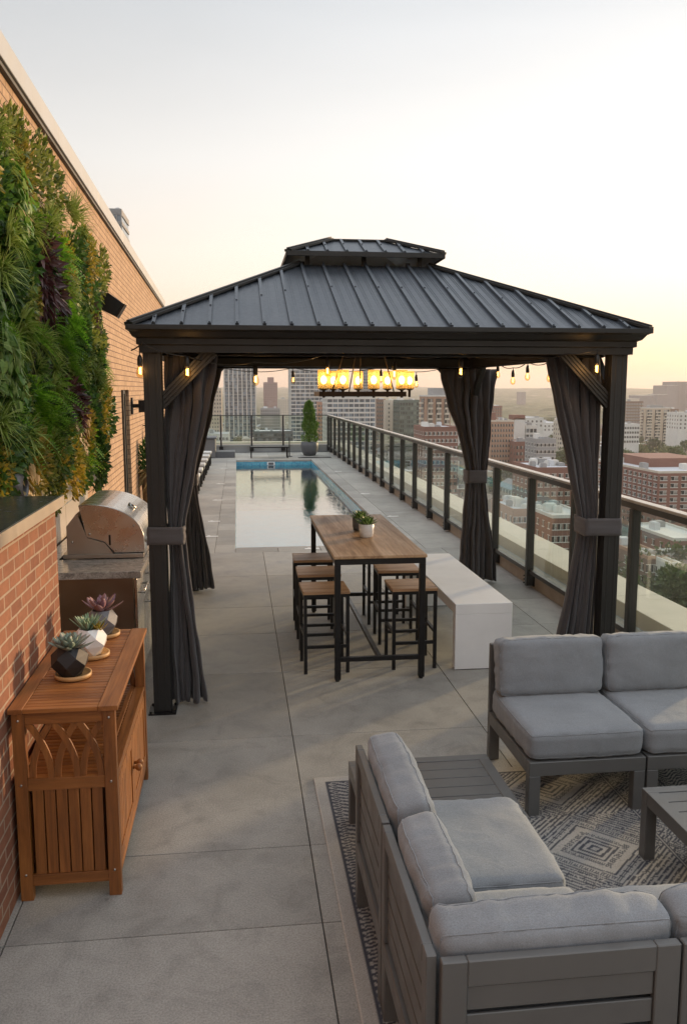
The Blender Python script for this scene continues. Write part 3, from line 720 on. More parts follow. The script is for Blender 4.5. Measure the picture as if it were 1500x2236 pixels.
# ================================================================ CURTAINS
def smooth(t): return t*t*(3-2*t)
def curtain(label, keys, nf, seed, parent=None, side=1):
    """keys: (z, x, y, width, amp) of the cloth centre; direction of width along dirv, folds along the other axis"""
    rnd = random.Random(seed); ph = [rnd.uniform(0, 6.28) for _ in range(4)]; fw = [rnd.uniform(.6, 1.4) for _ in range(nf)]
    tot = sum(fw); cum = [0]
    for w in fw: cum.append(cum[-1]+w/tot)
    t = thing('curtain', label, 'curtain', (keys[-1][1], keys[-1][2], 0))
    NU, NV = nf*14, 70; vs = []; fs = []
    zt, zb = keys[0][0], keys[-1][0]
    def at(z):
        for a, b in zip(keys, keys[1:]):
            if a[0] >= z >= b[0]:
                s_ = (a[0]-z)/(a[0]-b[0]); e = b[5] if len(b) > 5 else 1
                s_ = s_**e if e != 1 else s_
                return [a[i]+(b[i]-a[i])*s_ for i in range(1, 5)]
        return list(keys[-1][1:5])
    for i in range(NV+1):
        z = zt+(zb-zt)*i/NV
        x, y, w, amp = at(z)
        for j in range(NU+1):
            u = j/NU
            k = min(nf-1, next(q for q in range(nf) if u <= cum[q+1]+1e-9)); lu = (u-cum[k])/(cum[k+1]-cum[k])
            fold = math.sin(2*math.pi*(lu+.0)) * (.7+.5*math.sin(ph[0]+k*2.1)) + .25*math.sin(4*math.pi*lu+ph[1]+k)
            drift = .012*math.sin(ph[2]+5*z+k*1.3)+.004*math.sin(ph[3]+17*z+k*2.3)
            uu = (u-.5)+.035*math.sin(2*math.pi*lu*2+k)*(1 if 0 < j < NU else 0)
            if i < 3: fold *= 1+.15*math.sin(lu*12.6)
            vs.append((x+uu*w+drift*(w/.3), y+amp*fold+drift*.7, z+.008*math.sin(u*nf*3+ph[0])*(1 if i == NV else 0)))
    for i in range(NV):
        for j in range(NU): a = i*(NU+1)+j; fs.append((a, a+1, a+NU+2, a+NU+1))
    mb = MB(); mb.add(vs, fs, True); o = mb.build('cloth', 'curtain_fabric', t, recalc=False)
    md = o.modifiers.new('s', 'SOLIDIFY'); md.thickness = .005
    return t
def band(t, x0, x1, y0, y1, z0, z1, r=.025):
    pts = []
    for (cx, cy, a0) in ((x1-r, y0+r, -90), (x1-r, y1-r, 0), (x0+r, y1-r, 90), (x0+r, y0+r, 180)):
        for k in range(5): a = R(a0+90*k/4); pts.append((cx+r*math.cos(a), cy+r*math.sin(a)))
    n = len(pts); vs = []; NZ = 6
    for i in range(NZ+1):
        z = z0+(z1-z0)*i/NZ
        for k, (x, y) in enumerate(pts): vs.append((x+.003*math.sin(i*2+k), y+.003*math.cos(i*1.7+k*1.3), z+.004*math.sin(k*1.1)))
    fs = [(i*n+k, i*n+(k+1) % n, (i+1)*n+(k+1) % n, (i+1)*n+k) for i in range(NZ) for k in range(n)]
    mb = MB(); mb.add(vs, fs, True); o = mb.build('tie_band', 'tie_fabric', t, recalc=True)
    md = o.modifiers.new('s', 'SOLIDIFY'); md.thickness = .005; md.offset = 1
t = curtain('dark grey curtain tied to the front left gazebo post', [
    (2.43, -.315, 5.90, .36, .028), (2.1, -.33, 5.89, .31, .034), (1.7, -.385, 5.87, .205, .034), (1.33, -.425, 5.845, .12, .03), (1.22, -.428, 5.84, .105, .028),
    (1.1, -.42, 5.845, .12, .032), (.7, -.40, 5.86, .17, .042), (.03, -.375, 5.88, .235, .06)], 5, 3)
band(t, GX0-.012, -.365, GYa-.012, GYa+.20, 1.172, 1.29)
t = curtain('dark curtain at the rear left gazebo corner, half hidden by the front one', [
    (2.42, -.36, 9.36, .44, .04), (1.9, -.44, 9.36, .34, .05), (1.5, -.50, 9.36, .22, .045), (1.23, -.52, 9.36, .13, .035), (1.1, -.515, 9.36, .15, .04),
    (.6, -.49, 9.36, .26, .06), (.03, -.46, 9.36, .34, .07)], 7, 5)
band(t, -.60, -.44, 9.29, 9.54, 1.17, 1.29)
t = curtain('dark curtain gathered at the rear right gazebo corner beside the white bench', [
    (2.42, 2.555, 9.38, .62, .045), (2.0, 2.58, 9.38, .50, .055), (1.6, 2.63, 9.38, .32, .05), (1.3, 2.655, 9.38, .22, .04), (1.17, 2.655, 9.38, .20, .038),
    (.9, 2.665, 9.38, .26, .045), (.5, 2.675, 9.38, .36, .055), (.03, 2.68, 9.38, .43, .07)], 7, 11)
band(t, 2.545, 2.765, 9.30, 9.53, 1.155, 1.30)
t = curtain('dark grey curtain tied to the front right gazebo post behind the sofa', [
    (2.43, 2.37, 5.93, .39, .03), (2.1, 2.40, 5.92, .33, .034), (1.7, 2.455, 5.90, .22, .034), (1.33, 2.495, 5.87, .14, .03), (1.22, 2.50, 5.87, .125, .028),
    (1.1, 2.495, 5.87, .14, .032), (.7, 2.47, 5.88, .20, .042), (.03, 2.42, 5.90, .30, .06)], 6, 21)
band(t, 2.425, GX1+.012, GYa-.012, GYa+.22, 1.172, 1.295)
# ================================================================ STRING LIGHTS
def bulb_mesh():
    mb = MB(); mb.lathe([(.0001, -.118), (.010, -.116), (.020, -.106), (.0255, -.09), (.025, -.075), (.019, -.058), (.0135, -.045), (.0125, -.035)], (0, 0, 0), 14)
    return mb
protoB = {}
def string_lights(label, path, bulbs, sag=.05):
    """path: cable points; bulbs: (x,y,z of cable, drop, lit)"""
    c0 = Vector(path[len(path)//2])
    t = thing('string_lights', label, 'string lights', c0)
    pts = []
    for a, b in zip(path, path[1:]):
        a = Vector(a); b = Vector(b); s = sag*min(1, (b-a).length/.7)
        for k in range(8): q = k/8; p = a.lerp(b, q); p.z -= 4*s*q*(1-q); pts.append(p)
    pts.append(Vector(path[-1]))
    mb = MB(); mb.tube(pts, .0045, 6); mb.build('cable', 'socket', t)
    for (x, y, z, drop, lit) in bulbs:
        p = Vector((x, y, z-drop)); mb = MB()
        mb.v = [(p.x+a, p.y+b_, p.z+c) for a, b_, c in bulb_mesh().v]; mb.f = bulb_mesh().f; mb.m = [0]*len(mb.f); mb.sm = [True]*len(mb.f)
        bl = mb.build('bulb', 'bulb_glass', t)
        mb = MB(); mb.lathe([(.006, .03), (.013, .018), (.017, .0), (.017, -.03), (.014, -.042)], p, 12); mb.tube([(x, y, z), (x, y, p.z+.02)], .004, 6); mb.build('socket', 'socket', bl)
        fp = []
        for k in range(25):
            a = k*1.35; fp.append((p.x+.008*math.cos(a), p.y+.008*math.sin(a), p.z-.050-.0018*k))
        mb = MB(); mb.tube(fp, .0012 if not lit else .0020, 5); mb.build('filament', 'filament', bl)
        if lit:
            ld = bpy.data.lights.new('bulb_glow', 'POINT'); ld.energy = lit; ld.color = (1, .58, .24); ld.shadow_soft_size = .02
            lo = bpy.data.objects.new('bulb_glow', ld); C.objects.link(lo); lo.location = p-Vector((0, 0, .07)); lo['kind'] = 'helper'
YF = 5.66
def fy(px, py, y=YF): return tuple(on_y(px, py, y))
A = [fy(287, 765, 5.68), fy(312, 748, 5.60), fy(326, 757, 5.60), fy(409, 778), fy(558, 790, 6.2), fy(715, 772, 6.9), fy(861, 776, 6.9), fy(1006, 768, 6.3), fy(1100, 785, 6.0), fy(1240, 772, 5.64), fy(1303, 763, 5.62), fy(1356, 757, 5.60)]
fb = []
for (px, py, y, lit) in ((306, 785, 5.68, .12), (409, 788, YF, .5), (558, 806, 6.2, .2), (715, 790, 6.9, .25), (861, 797, 6.9, .1), (1006, 790, 6.3, .25), (1303, 782, 5.62, .6)):
    q = fy(px, py, y); top = {306: 765, 409: 778, 558: 790, 715: 772, 861: 776, 1006: 768, 1303: 763}[px]
    zt = on_y(px, top, y).z; fb.append((q[0], q[1], zt, zt-q[2], lit))
string_lights('string of glowing filament bulbs looped across the front of the gazebo', A, fb, .035)
YB = 9.62
Bp = [fy(470, 798, YB), fy(548, 811, YB), fy(640, 803, YB), fy(730, 810, YB), fy(832, 801, YB), fy(909, 812, YB), fy(980, 800, YB)]
string_lights('string of small filament bulbs along the rear gazebo beam over the pool view', Bp,
              [(*fy(640, 803, YB), .06, 0), (*fy(832, 801, YB), .06, 0), (*fy(909, 812, YB), .06, 0)], .03)
XS = 2.72
def fx(px, py, x):
    d = ray(px, py); return tuple(Vector((0, 0, EYE))+d*(x/d.x))
Cp = [fx(1075, 790, XS), fx(1088, 793, XS), fx(1120, 803, XS), fx(1151, 790, XS), fx(1200, 790, XS), fx(1260, 778, XS)]
string_lights('string of filament bulbs hanging along the right side of the gazebo', Cp,
              [(*fx(1087, 793, XS), .04, 0), (*fx(1120, 803, XS), .05, 0), (*fx(1152, 790, XS), .06, 0), (*fx(1200, 790, XS), .06, 0)], .035)

# ================================================================ CHANDELIER
hub = Vector((1.13, 7.65, 2.98))
ch = thing('chandelier', 'long bronze chandelier with amber ribbed glass shades hanging in the gazebo', 'chandelier', hub)
cz = on_y(700, 861, 7.45).z
xa, xb = on_y(702, 860, 7.45).x, on_y(882, 860, 7.45).x
ya, yb = 7.45, 7.95
mb = MB()
mb.box(xa, xb, ya-.012, ya+.012, cz-.02, cz+.022); mb.box(xa, xb, yb-.012, yb+.012, cz-.02, cz+.022)
mb.box(xa-.02, xa, ya-.012, yb+.012, cz-.02, cz+.022); mb.box(xb, xb+.02, ya-.012, yb+.012, cz-.02, cz+.022)
mb.build('frame', 'bronze', ch, bev=.003)
mb = MB(); mb.lathe([(.06, 0), (.055, -.03), (.02, -.04), (.012, -.06)], hub+Vector((0, 0, .1)), 16)
mb.box(hub.x-.05, hub.x+.05, hub.y-.3, hub.y+.3, hub.z+.08, hub.z+.1)
mb.build('canopy_plate', 'bronze', ch)
for (x, y, tx) in ((xa+.09, ya, -.03), (xb-.09, ya, .03), (xa+.40, yb, -.02), (xb-.42, yb, .02)):
    mb = MB(); mb.tube([(hub.x+tx, hub.y, hub.z+.04), (x, y, cz+.02)], .0055, 8); mb.build('rod', 'bronze', ch)
def shade(cx_, y, r):
    h = .165; z0 = cz+.045
    mb = MB(); n = 36; vs = []; fs = []
    for i in range(7):
        z = z0+h*i/6
        for j in range(n):
            a = 2*math.pi*j/n; rr = r*(1+(.025 if j % 3 == 0 else -.012)); vs.append((cx_+rr*math.cos(a), y+rr*math.sin(a), z))
    for i in range(6):
        for j in range(n): fs.append((i*n+j, i*n+(j+1) % n, (i+1)*n+(j+1) % n, (i+1)*n+j))
    mb.add(vs, fs, True); s_ = mb.build('glass_shade', 'amber_shade', ch, recalc=False)
    mb = MB(); mb.lathe([(.008, -.075), (.012, -.07), (.012, -.015), (.02, -.01), (r*.98, .0), (r*.98, .006), (.016, .008), (.016, .04)], (cx_, y, z0), 20); mb.build('cup', 'bronze', s_)
    mb = MB(); mb.lathe([(.001, .042), (.018, .05), (.027, .075), (.025, .095), (.012, .112), (.001, .115)], (cx_, y, z0), 14); mb.build('bulb', 'chandelier_bulb', s_)
    ld = bpy.data.lights.new('lamp_glow', 'POINT'); ld.energy = .2; ld.color = (1, .62, .26); ld.shadow_soft_size = .02
    lo = bpy.data.objects.new('lamp_glow', ld); C.objects.link(lo); lo.location = (cx_, y, z0+.13); lo['kind'] = 'helper'
for px in (707, 749, 816, 877): shade(on_y(px, 835, ya).x, ya, .050)
for px in (728, 782, 846, 894): shade(on_y(px, 835, yb).x, yb, .043)

# ================================================================ BAR TABLE
t = thing('bar_table', 'tall oak topped bar table with black metal legs under the gazebo', 'table', (1.04, 7.25, 0))
X0, X1, Y0, Y1, TH = .69, 1.395, 6.20, 8.32, .972
mb = MB()
mb.box(X0, X1, Y0, Y1, TH-.022, TH); mb.build('tabletop', 'table_wood', t, bev=.003)
mb = MB()
a, b, c, d = X0+.008, X1-.008, Y0+.01, Y1-.01; z1 = TH-.0225; w = .045
mb.box(a, b, c, c+w, z1-w, z1); mb.box(a, b, d-w, d, z1-w, z1); mb.box(a, a+w, c+w, d-w, z1-w, z1); mb.box(b-w, b, c+w, d-w, z1-w, z1)
mb.build('apron', 'black_metal', t, bev=.002, seg=1)
for x in (a, b-w):
    for y in (c, d-w):
        mb = MB(); mb.box(x, x+w, y, y+w, .015, z1-w); l = mb.build('leg', 'black_metal', t, bev=.002, seg=1)
        mb = MB(); mb.lathe([(.016, 0), (.018, .014)], (x+w/2, y+w/2, .001), 12); mb.build('foot', 'rubber', l)
for y in (c+.006, d-w+.006): mb = MB(); mb.box(a+w, b-w, y, y+.033, .155, .19); mb.build('rail', 'black_metal', t, bev=.002, seg=1)
mb = MB(); mb.box(1.025, 1.06, c+w, d-w, .157, .188); mb.build('stretcher', 'black_metal', t, bev=.002, seg=1)
# stools
def make_stool():
    t = thing('bar_stool', 'x', 'stool')
    h = .655; s = .182
    mb = MB(); mb.box(-s, s, -s, s, h-.022, h); mb.build('seat', 'stool_wood', t, bev=.003)
    w = .026; q = s-.004
    for sx in (-1, 1):
        for sy in (-1, 1):
            x0, x1 = sorted((sx*q, sx*(q-w))); y0, y1 = sorted((sy*q, sy*(q-w)))
            mb = MB(); mb.box(x0, x1, y0, y1, .012, h-.0225); l = mb.build('leg', 'black_metal', t, bev=.0015, seg=1)
            mb = MB(); mb.box(x0, x1, y0, y1, .001, .0118); mb.build('foot', 'rubber', l)
    for z in (.215,):
        for sy in (-1, 1): mb = MB(); y0, y1 = sorted((sy*q, sy*(q-.022))); mb.box(-q+w, q-w, y0, y1, z-.012, z+.012); mb.build('footrest', 'black_metal', t)
    for sx in (-1, 1): mb = MB(); x0, x1 = sorted((sx*q, sx*(q-.022))); mb.box(x0, x1, -q+w, q-w, .30-.012, .30+.012); mb.build('side_rail', 'black_metal', t)
    mb = MB(); a = q-.001
    mb.box(-a, a, -a, -a+.024, h-.048, h-.023); mb.box(-a, a, a-.024, a, h-.048, h-.023); mb.box(-a, -a+.024, -a+.025, a-.025, h-.048, h-.023); mb.box(a-.024, a, -a+.025, a-.025, h-.048, h-.023)
    mb.build('seat_frame', 'black_metal', t)
    return t
st = make_stool(); st['group'] = 'wood topped stools around the bar table'
SP = [(.655, 6.60, 'wood topped black bar stool, nearest of the row left of the table'),
      (.665, 7.22, 'wood topped black bar stool, middle of the row left of the table'),
      (.672, 7.84, 'wood topped black bar stool, farthest of the row left of the table'),
      (1.355, 6.62, 'wood topped black bar stool, nearest on the side facing the white bench'),
      (1.362, 7.30, 'wood topped black bar stool, second on the side facing the white bench'),
      (1.362, 7.95, 'wood topped black bar stool, mostly hidden at the far right of the table')]
for i, (x, y, lab) in enumerate(SP):
    if i == 0: st.location = (x, y, 0); st['label'] = lab; st.rotation_euler.z = .02
    else: dup(st, (x, y, 0), random.uniform(-.03, .03), lab)

# ================================================================ WHITE BENCH
t = thing('bench', 'long white waterfall bench standing between the bar table and railing', 'bench', (1.9, 7.4, 0))
bx0, bx1, by0, by1, bh = 1.665, 2.125, 6.375, 8.45, .535
mb = MB(); mb.box(bx0, bx1, by0, by1, bh-.085, bh); mb.build('top', 'white_bench', t, bev=.005)
for (a, b) in ((by0+.001, by0+.081), (by1-.081, by1-.001)):
    mb = MB(); mb.box(bx0+.0005, bx1-.0005, a, b, .006, bh-.0845); l = mb.build('leg', 'white_bench', t, bev=.003)
    mb = MB(); mb.box(bx0+.01, bx1-.01, a+.008, b-.008, 0.0005, .006); mb.build('base_strip', 'rubber', l)

# ================================================================ CUSHIONS
def cushion(name, parent, cx_, cy_, cz_, sx, sy, sz, puff=.02, rot=None, seed=0, piping=True, wr=.006):
    """rounded, stuffed box centred at c; thin axis is the smallest; rot = Euler"""
    rnd = random.Random(seed); s = Vector((sx, sy, sz))/2; r = min(sx, sy, sz)*.30
    n = 26; thin = min(range(3), key=lambda i: s[i])
    mat = (Matrix.Rotation(rot[0], 3, 'X') @ Matrix.Rotation(rot[1], 3, 'Y') @ Matrix.Rotation(rot[2], 3, 'Z')) if rot else Matrix.Identity(3)
    so = Vector((rnd.uniform(0, 50), rnd.uniform(0, 50), rnd.uniform(0, 50)))
    bm = bmesh.new(); bmesh.ops.create_cube(bm, size=2)
    bmesh.ops.subdivide_edges(bm, edges=bm.edges, cuts=n, use_grid_fill=True)
    def shape(p):
        q = Vector((p[0]*s[0], p[1]*s[1], p[2]*s[2]))
        inner = Vector([max(-(s[i]-r), min(s[i]-r, q[i])) for i in range(3)])
        d = q-inner
        if d.length > 1e-6: q = inner+d.normalized()*min(r, max(abs(d[0]), abs(d[1]), abs(d[2])))
        a, b = [i for i in range(3) if i != thin]
        fa = max(0, 1-(q[a]/s[a])**2); fb = max(0, 1-(q[b]/s[b])**2)
        bul = (fa*fb)**.45
        q[thin] += (1 if p[thin] >= 0 else -1)*puff*bul*min(1, abs(p[thin])*1.0)
        # sides pull in between the corners
        if abs(p[a]) > .8: q[a] -= math.copysign(.012, p[a])*(1-fb)*0 - math.copysign(.006, p[a])*fb
        if abs(p[b]) > .8: q[b] += math.copysign(.006, p[b])*fa
        edge = 1-min(1, (fa*fb)*1.6)
        nz = noise.noise(Vector((q[0], q[1], q[2]))*7+so)*.9+noise.noise(Vector((q[0], q[1], q[2]))*16+so)*.5
        # creases running in from the seams
        cr = noise.noise(Vector((q[a]*26, q[b]*26, q[thin]*5))+so)*edge
        q[thin] += (wr*nz+wr*1.3*cr)*(1 if p[thin] >= 0 else -1)*abs(p[thin])
        if abs(p[thin]) < .95:
            if abs(p[a]) > .9: q[a] += math.copysign(wr*1.0, p[a])*(nz+cr)
            if abs(p[b]) > .9: q[b] += math.copysign(wr*1.0, p[b])*(nz+cr)
        return q
    off = Vector((cx_, cy_, cz_)); pl = parent; w = Vector((0, 0, 0))
    while pl is not None: w += pl.location; pl = pl.parent
    for v in bm.verts: v.co = mat @ shape(tuple(v.co)) + off - w
    for f in bm.faces: f.smooth = True
    me = bpy.data.meshes.new(name); bm.to_mesh(me); bm.free(); me.materials.append(M['cushion'])
    o = bpy.data.objects.new(name, me); C.objects.link(o); o.parent = parent
    if piping:
        a, b = [i for i in range(3) if i != thin]
        mb = MB()
        for sg in (-1, 1):
            pts = []; K = 22
            for (u0, v0, u1, v1) in ((-1, -1, 1, -1), (1, -1, 1, 1), (1, 1, -1, 1), (-1, 1, -1, -1)):
                for k in range(K):
                    p = [0, 0, 0]; p[a] = u0+(u1-u0)*k/K; p[b] = v0+(v1-v0)*k/K; p[thin] = sg*.86
                    q = shape(p); e = q.copy(); e[thin] = 0
                    q += (q-Vector([max(-(s[i]-r), min(s[i]-r, q[i])) for i in range(3)])).normalized()*.0005
                    pts.append(mat @ q + off)
            mb.tube(pts, .0024, 5, closed=True)
        mb.build('piping', 'cushion', o, recalc=False)
    return o

# ================================================================ SOFA MODULES (local: back along +y side at y=0 .. front at y=-D, width along x)
def sofa_module(name, label, x0, y0, W, D, face, group='grey sofa modules around the low table', seed=1, back=True, corner=False, cushy=True, cw=None, cu=None):
    """built in local axes (u to the right when looking from the front, v = depth from back 0 to front D) then turned; face: direction the seat faces"""
    t = thing(name, label, 'sofa', (x0, y0, 0), 0, group)
    def P(u, v):   # world xy
        if face == '-y': return (x0+u, y0-v)
        if face == '+x': return (x0+v, y0+u)
        if face == '+y': return (x0+u, y0+v)
    def bx(mb, u0, u1, v0, v1, z0, z1):
        (a, b), (c, d) = P(u0, v0), P(u1, v1)
        mb.box(min(a, c), max(a, c), min(b, d), max(b, d), z0, z1)
    T = .042; SH = .30; BH = .714
    g = .003
    mb = MB()
    bx(mb, g, W-g, D-.055, D, SH-.075, SH); bx(mb, g, W-g, .0, .03, SH-.075, SH)
    bx(mb, g, T, .03, D-.055, SH-.075, SH); bx(mb, W-T, W-g, .03, D-.055, SH-.075, SH)
    bx(mb, T, W-T, .03, D-.055, SH-.03, SH-.012)
    mb.build('seat_frame', 'sofa_frame', t, bev=.003, seg=1)
    for (u0, u1) in ((g, .065), (W-.065, W-g)):
        mb = MB(); bx(mb, u0+.0004, u1-.0004, D-.0550, D-.0005, .004, SH-.0755); mb.build('leg', 'sofa_frame', t, bev=.003, seg=1)
        mb = MB(); bx(mb, u0+.0004, u1-.0004, .0005, .05, .004, SH-.0755); mb.build('leg', 'sofa_frame', t, bev=.003, seg=1)
    if back:
        mb = MB()
        bx(mb, g, .055, 0, .03, SH+.0005, BH); bx(mb, W-.055, W-g, 0, .03, SH+.0005, BH); bx(mb, .055, W-.055, 0, .03, BH-.055, BH)
        mb.build('back_frame', 'sofa_frame', t, bev=.003, seg=1)
        k = 4; zz0, zz1 = SH+.01, BH-.075
        mb = MB()
        for i in range(k):
            a = zz0+(zz1-zz0)*i/k; bx(mb, .056, W-.056, .012, .022, a+.006, a+(zz1-zz0)/k-.006)
        mb.build('back_slats', 'sofa_frame', t, bev=.002, seg=1)
    if cushy:
        (a, b), (c, d) = P(g+.003, .035), P(W-g-.003, D-.004)
        cushion('seat_cushion', t, (a+c)/2, (b+d)/2, SH+.078, abs(c-a), abs(d-b), .15, .012, None, seed, piping=True, wr=.0045)
        lean = R(9)
        bw, bh_, bt = cw or (W-.02), .325, .135
        cv = .137; ccz = SH+.145+bh_/2+.004
        cx_, cy_ = P(cu or W/2, cv)
        if face == '-y': cushion('back_cushion', t, cx_, cy_, ccz, bw, bt, bh_, .024, (-lean, 0, 0), seed+50, wr=.0065)
        elif face == '+y': cushion('back_cushion', t, cx_, cy_, ccz, bw, bt, bh_, .024, (lean, 0, 0), seed+50, wr=.0065)
        else: cushion('back_cushion', t, cx_, cy_, ccz, bt, bw, bh_, .024, (0, -lean, 0), seed+50, wr=.0065)
    return t
# right sofa (faces camera)
sofa_module('sofa_module', 'grey cushioned sofa seat facing the camera, next to the white bench', 1.452, 4.775, .635, .75, '-y', seed=3)
sofa_module('sofa_module', 'grey cushioned sofa seat facing the camera, cut by the right picture edge', 2.092, 4.775, .635, .75, '-y', seed=4)
# left sofa (faces right): two modules and the corner
sofa_module('sofa_module', 'grey sofa seat with back to the walkway, beside the slatted end table', .470, 2.75, .665, .70, '+x', seed=5)
# corner module: seat plus left-hand back and a near back
tcor = sofa_module('sofa_module', 'grey corner sofa seat in front of the camera with two slatted backs', .470, 2.035, .705, .70, '+x', seed=6, cw=.50, cu=.435)
# near sofa (faces away from camera)
def near_back(t, x0, x1, y0, full):
    T = .03; SH, BH = .30, .714
    mb = MB(); mb.box(x0, x0+.07, y0, y0+T, SH+.0005, BH); mb.box(x1-.07, x1, y0, y0+T, SH+.0005, BH); mb.box(x0+.07, x1-.07, y0, y0+T, BH-.075, BH)
    mb.build('back_frame', 'sofa_frame', t, bev=.003, seg=1)
    mb = MB(); 
    for i in range(4):
        a = SH+.01+.33*i/4; mb.box(x0+.071, x1-.071, y0+.010, y0+.02, a+.007, a+.33/4-.006)
    mb.build('back_slats', 'sofa_frame', t, bev=.002, seg=1)
near_back(tcor, .505, 1.168, 2.003, True)
cushion('back_cushion', tcor, .84, 2.142, .605, .665, .135, .325, .024, (R(9), 0, 0), 77, wr=.0065)
sofa_module('sofa_module', 'grey sofa seat with its slatted back to the camera at the lower right', 1.172, 2.003, .655, .70, '+y', seed=8)
sofa_module('sofa_module', 'grey sofa seat with back to the camera, outermost of the near row', 1.832, 2.003, .655, .70, '+y', seed=9)

# ================================================================ LOW TABLES
def slat_table(name, label, x0, x1, y0, y1, h, slat_axis, n):
    t = thing(name, label, 'table', ((x0+x1)/2, (y0+y1)/2, 0))
    w = .055; mb = MB()
    mb.box(x0, x1, y0, y0+w, h-.065, h); mb.box(x0, x1, y1-w, y1, h-.065, h); mb.box(x0, x0+w, y0+w, y1-w, h-.065, h); mb.box(x1-w, x1, y0+w, y1-w, h-.065, h)
    mb.build('frame', 'sofa_frame', t, bev=.002, seg=1)
    mb = MB()
    for i in range(n):
        if slat_axis == 'x':
            a = y0+w+(y1-y0-2*w)*i/n; mb.box(x0+w-.002, x1-w+.002, a+.0035, a+(y1-y0-2*w)/n-.0035, h-.018, h-.003)
        else:
            a = x0+w+(x1-x0-2*w)*i/n; mb.box(a+.0035, a+(x1-x0-2*w)/n-.0035, y0+w-.002, y1-w+.002, h-.018, h-.003)
    mb.build('slats', 'sofa_frame', t, bev=.0015, seg=1)
    for x in (x0, x1-w):
        for y in (y0, y1-w): mb = MB(); mb.box(x+.0005, x+w-.0005, y+.0005, y+w-.0005, .003, h-.0655); mb.build('leg', 'sofa_frame', t, bev=.002, seg=1)
slat_table('end_table', 'low grey slatted table joining the two rows of sofa seats', .53, 1.25, 3.435, 4.11, .325, 'x', 6)
slat_table('coffee_table', 'low grey slatted coffee table on the patterned rug', 1.855, 2.75, 2.95, 3.61, .345, 'x', 6)

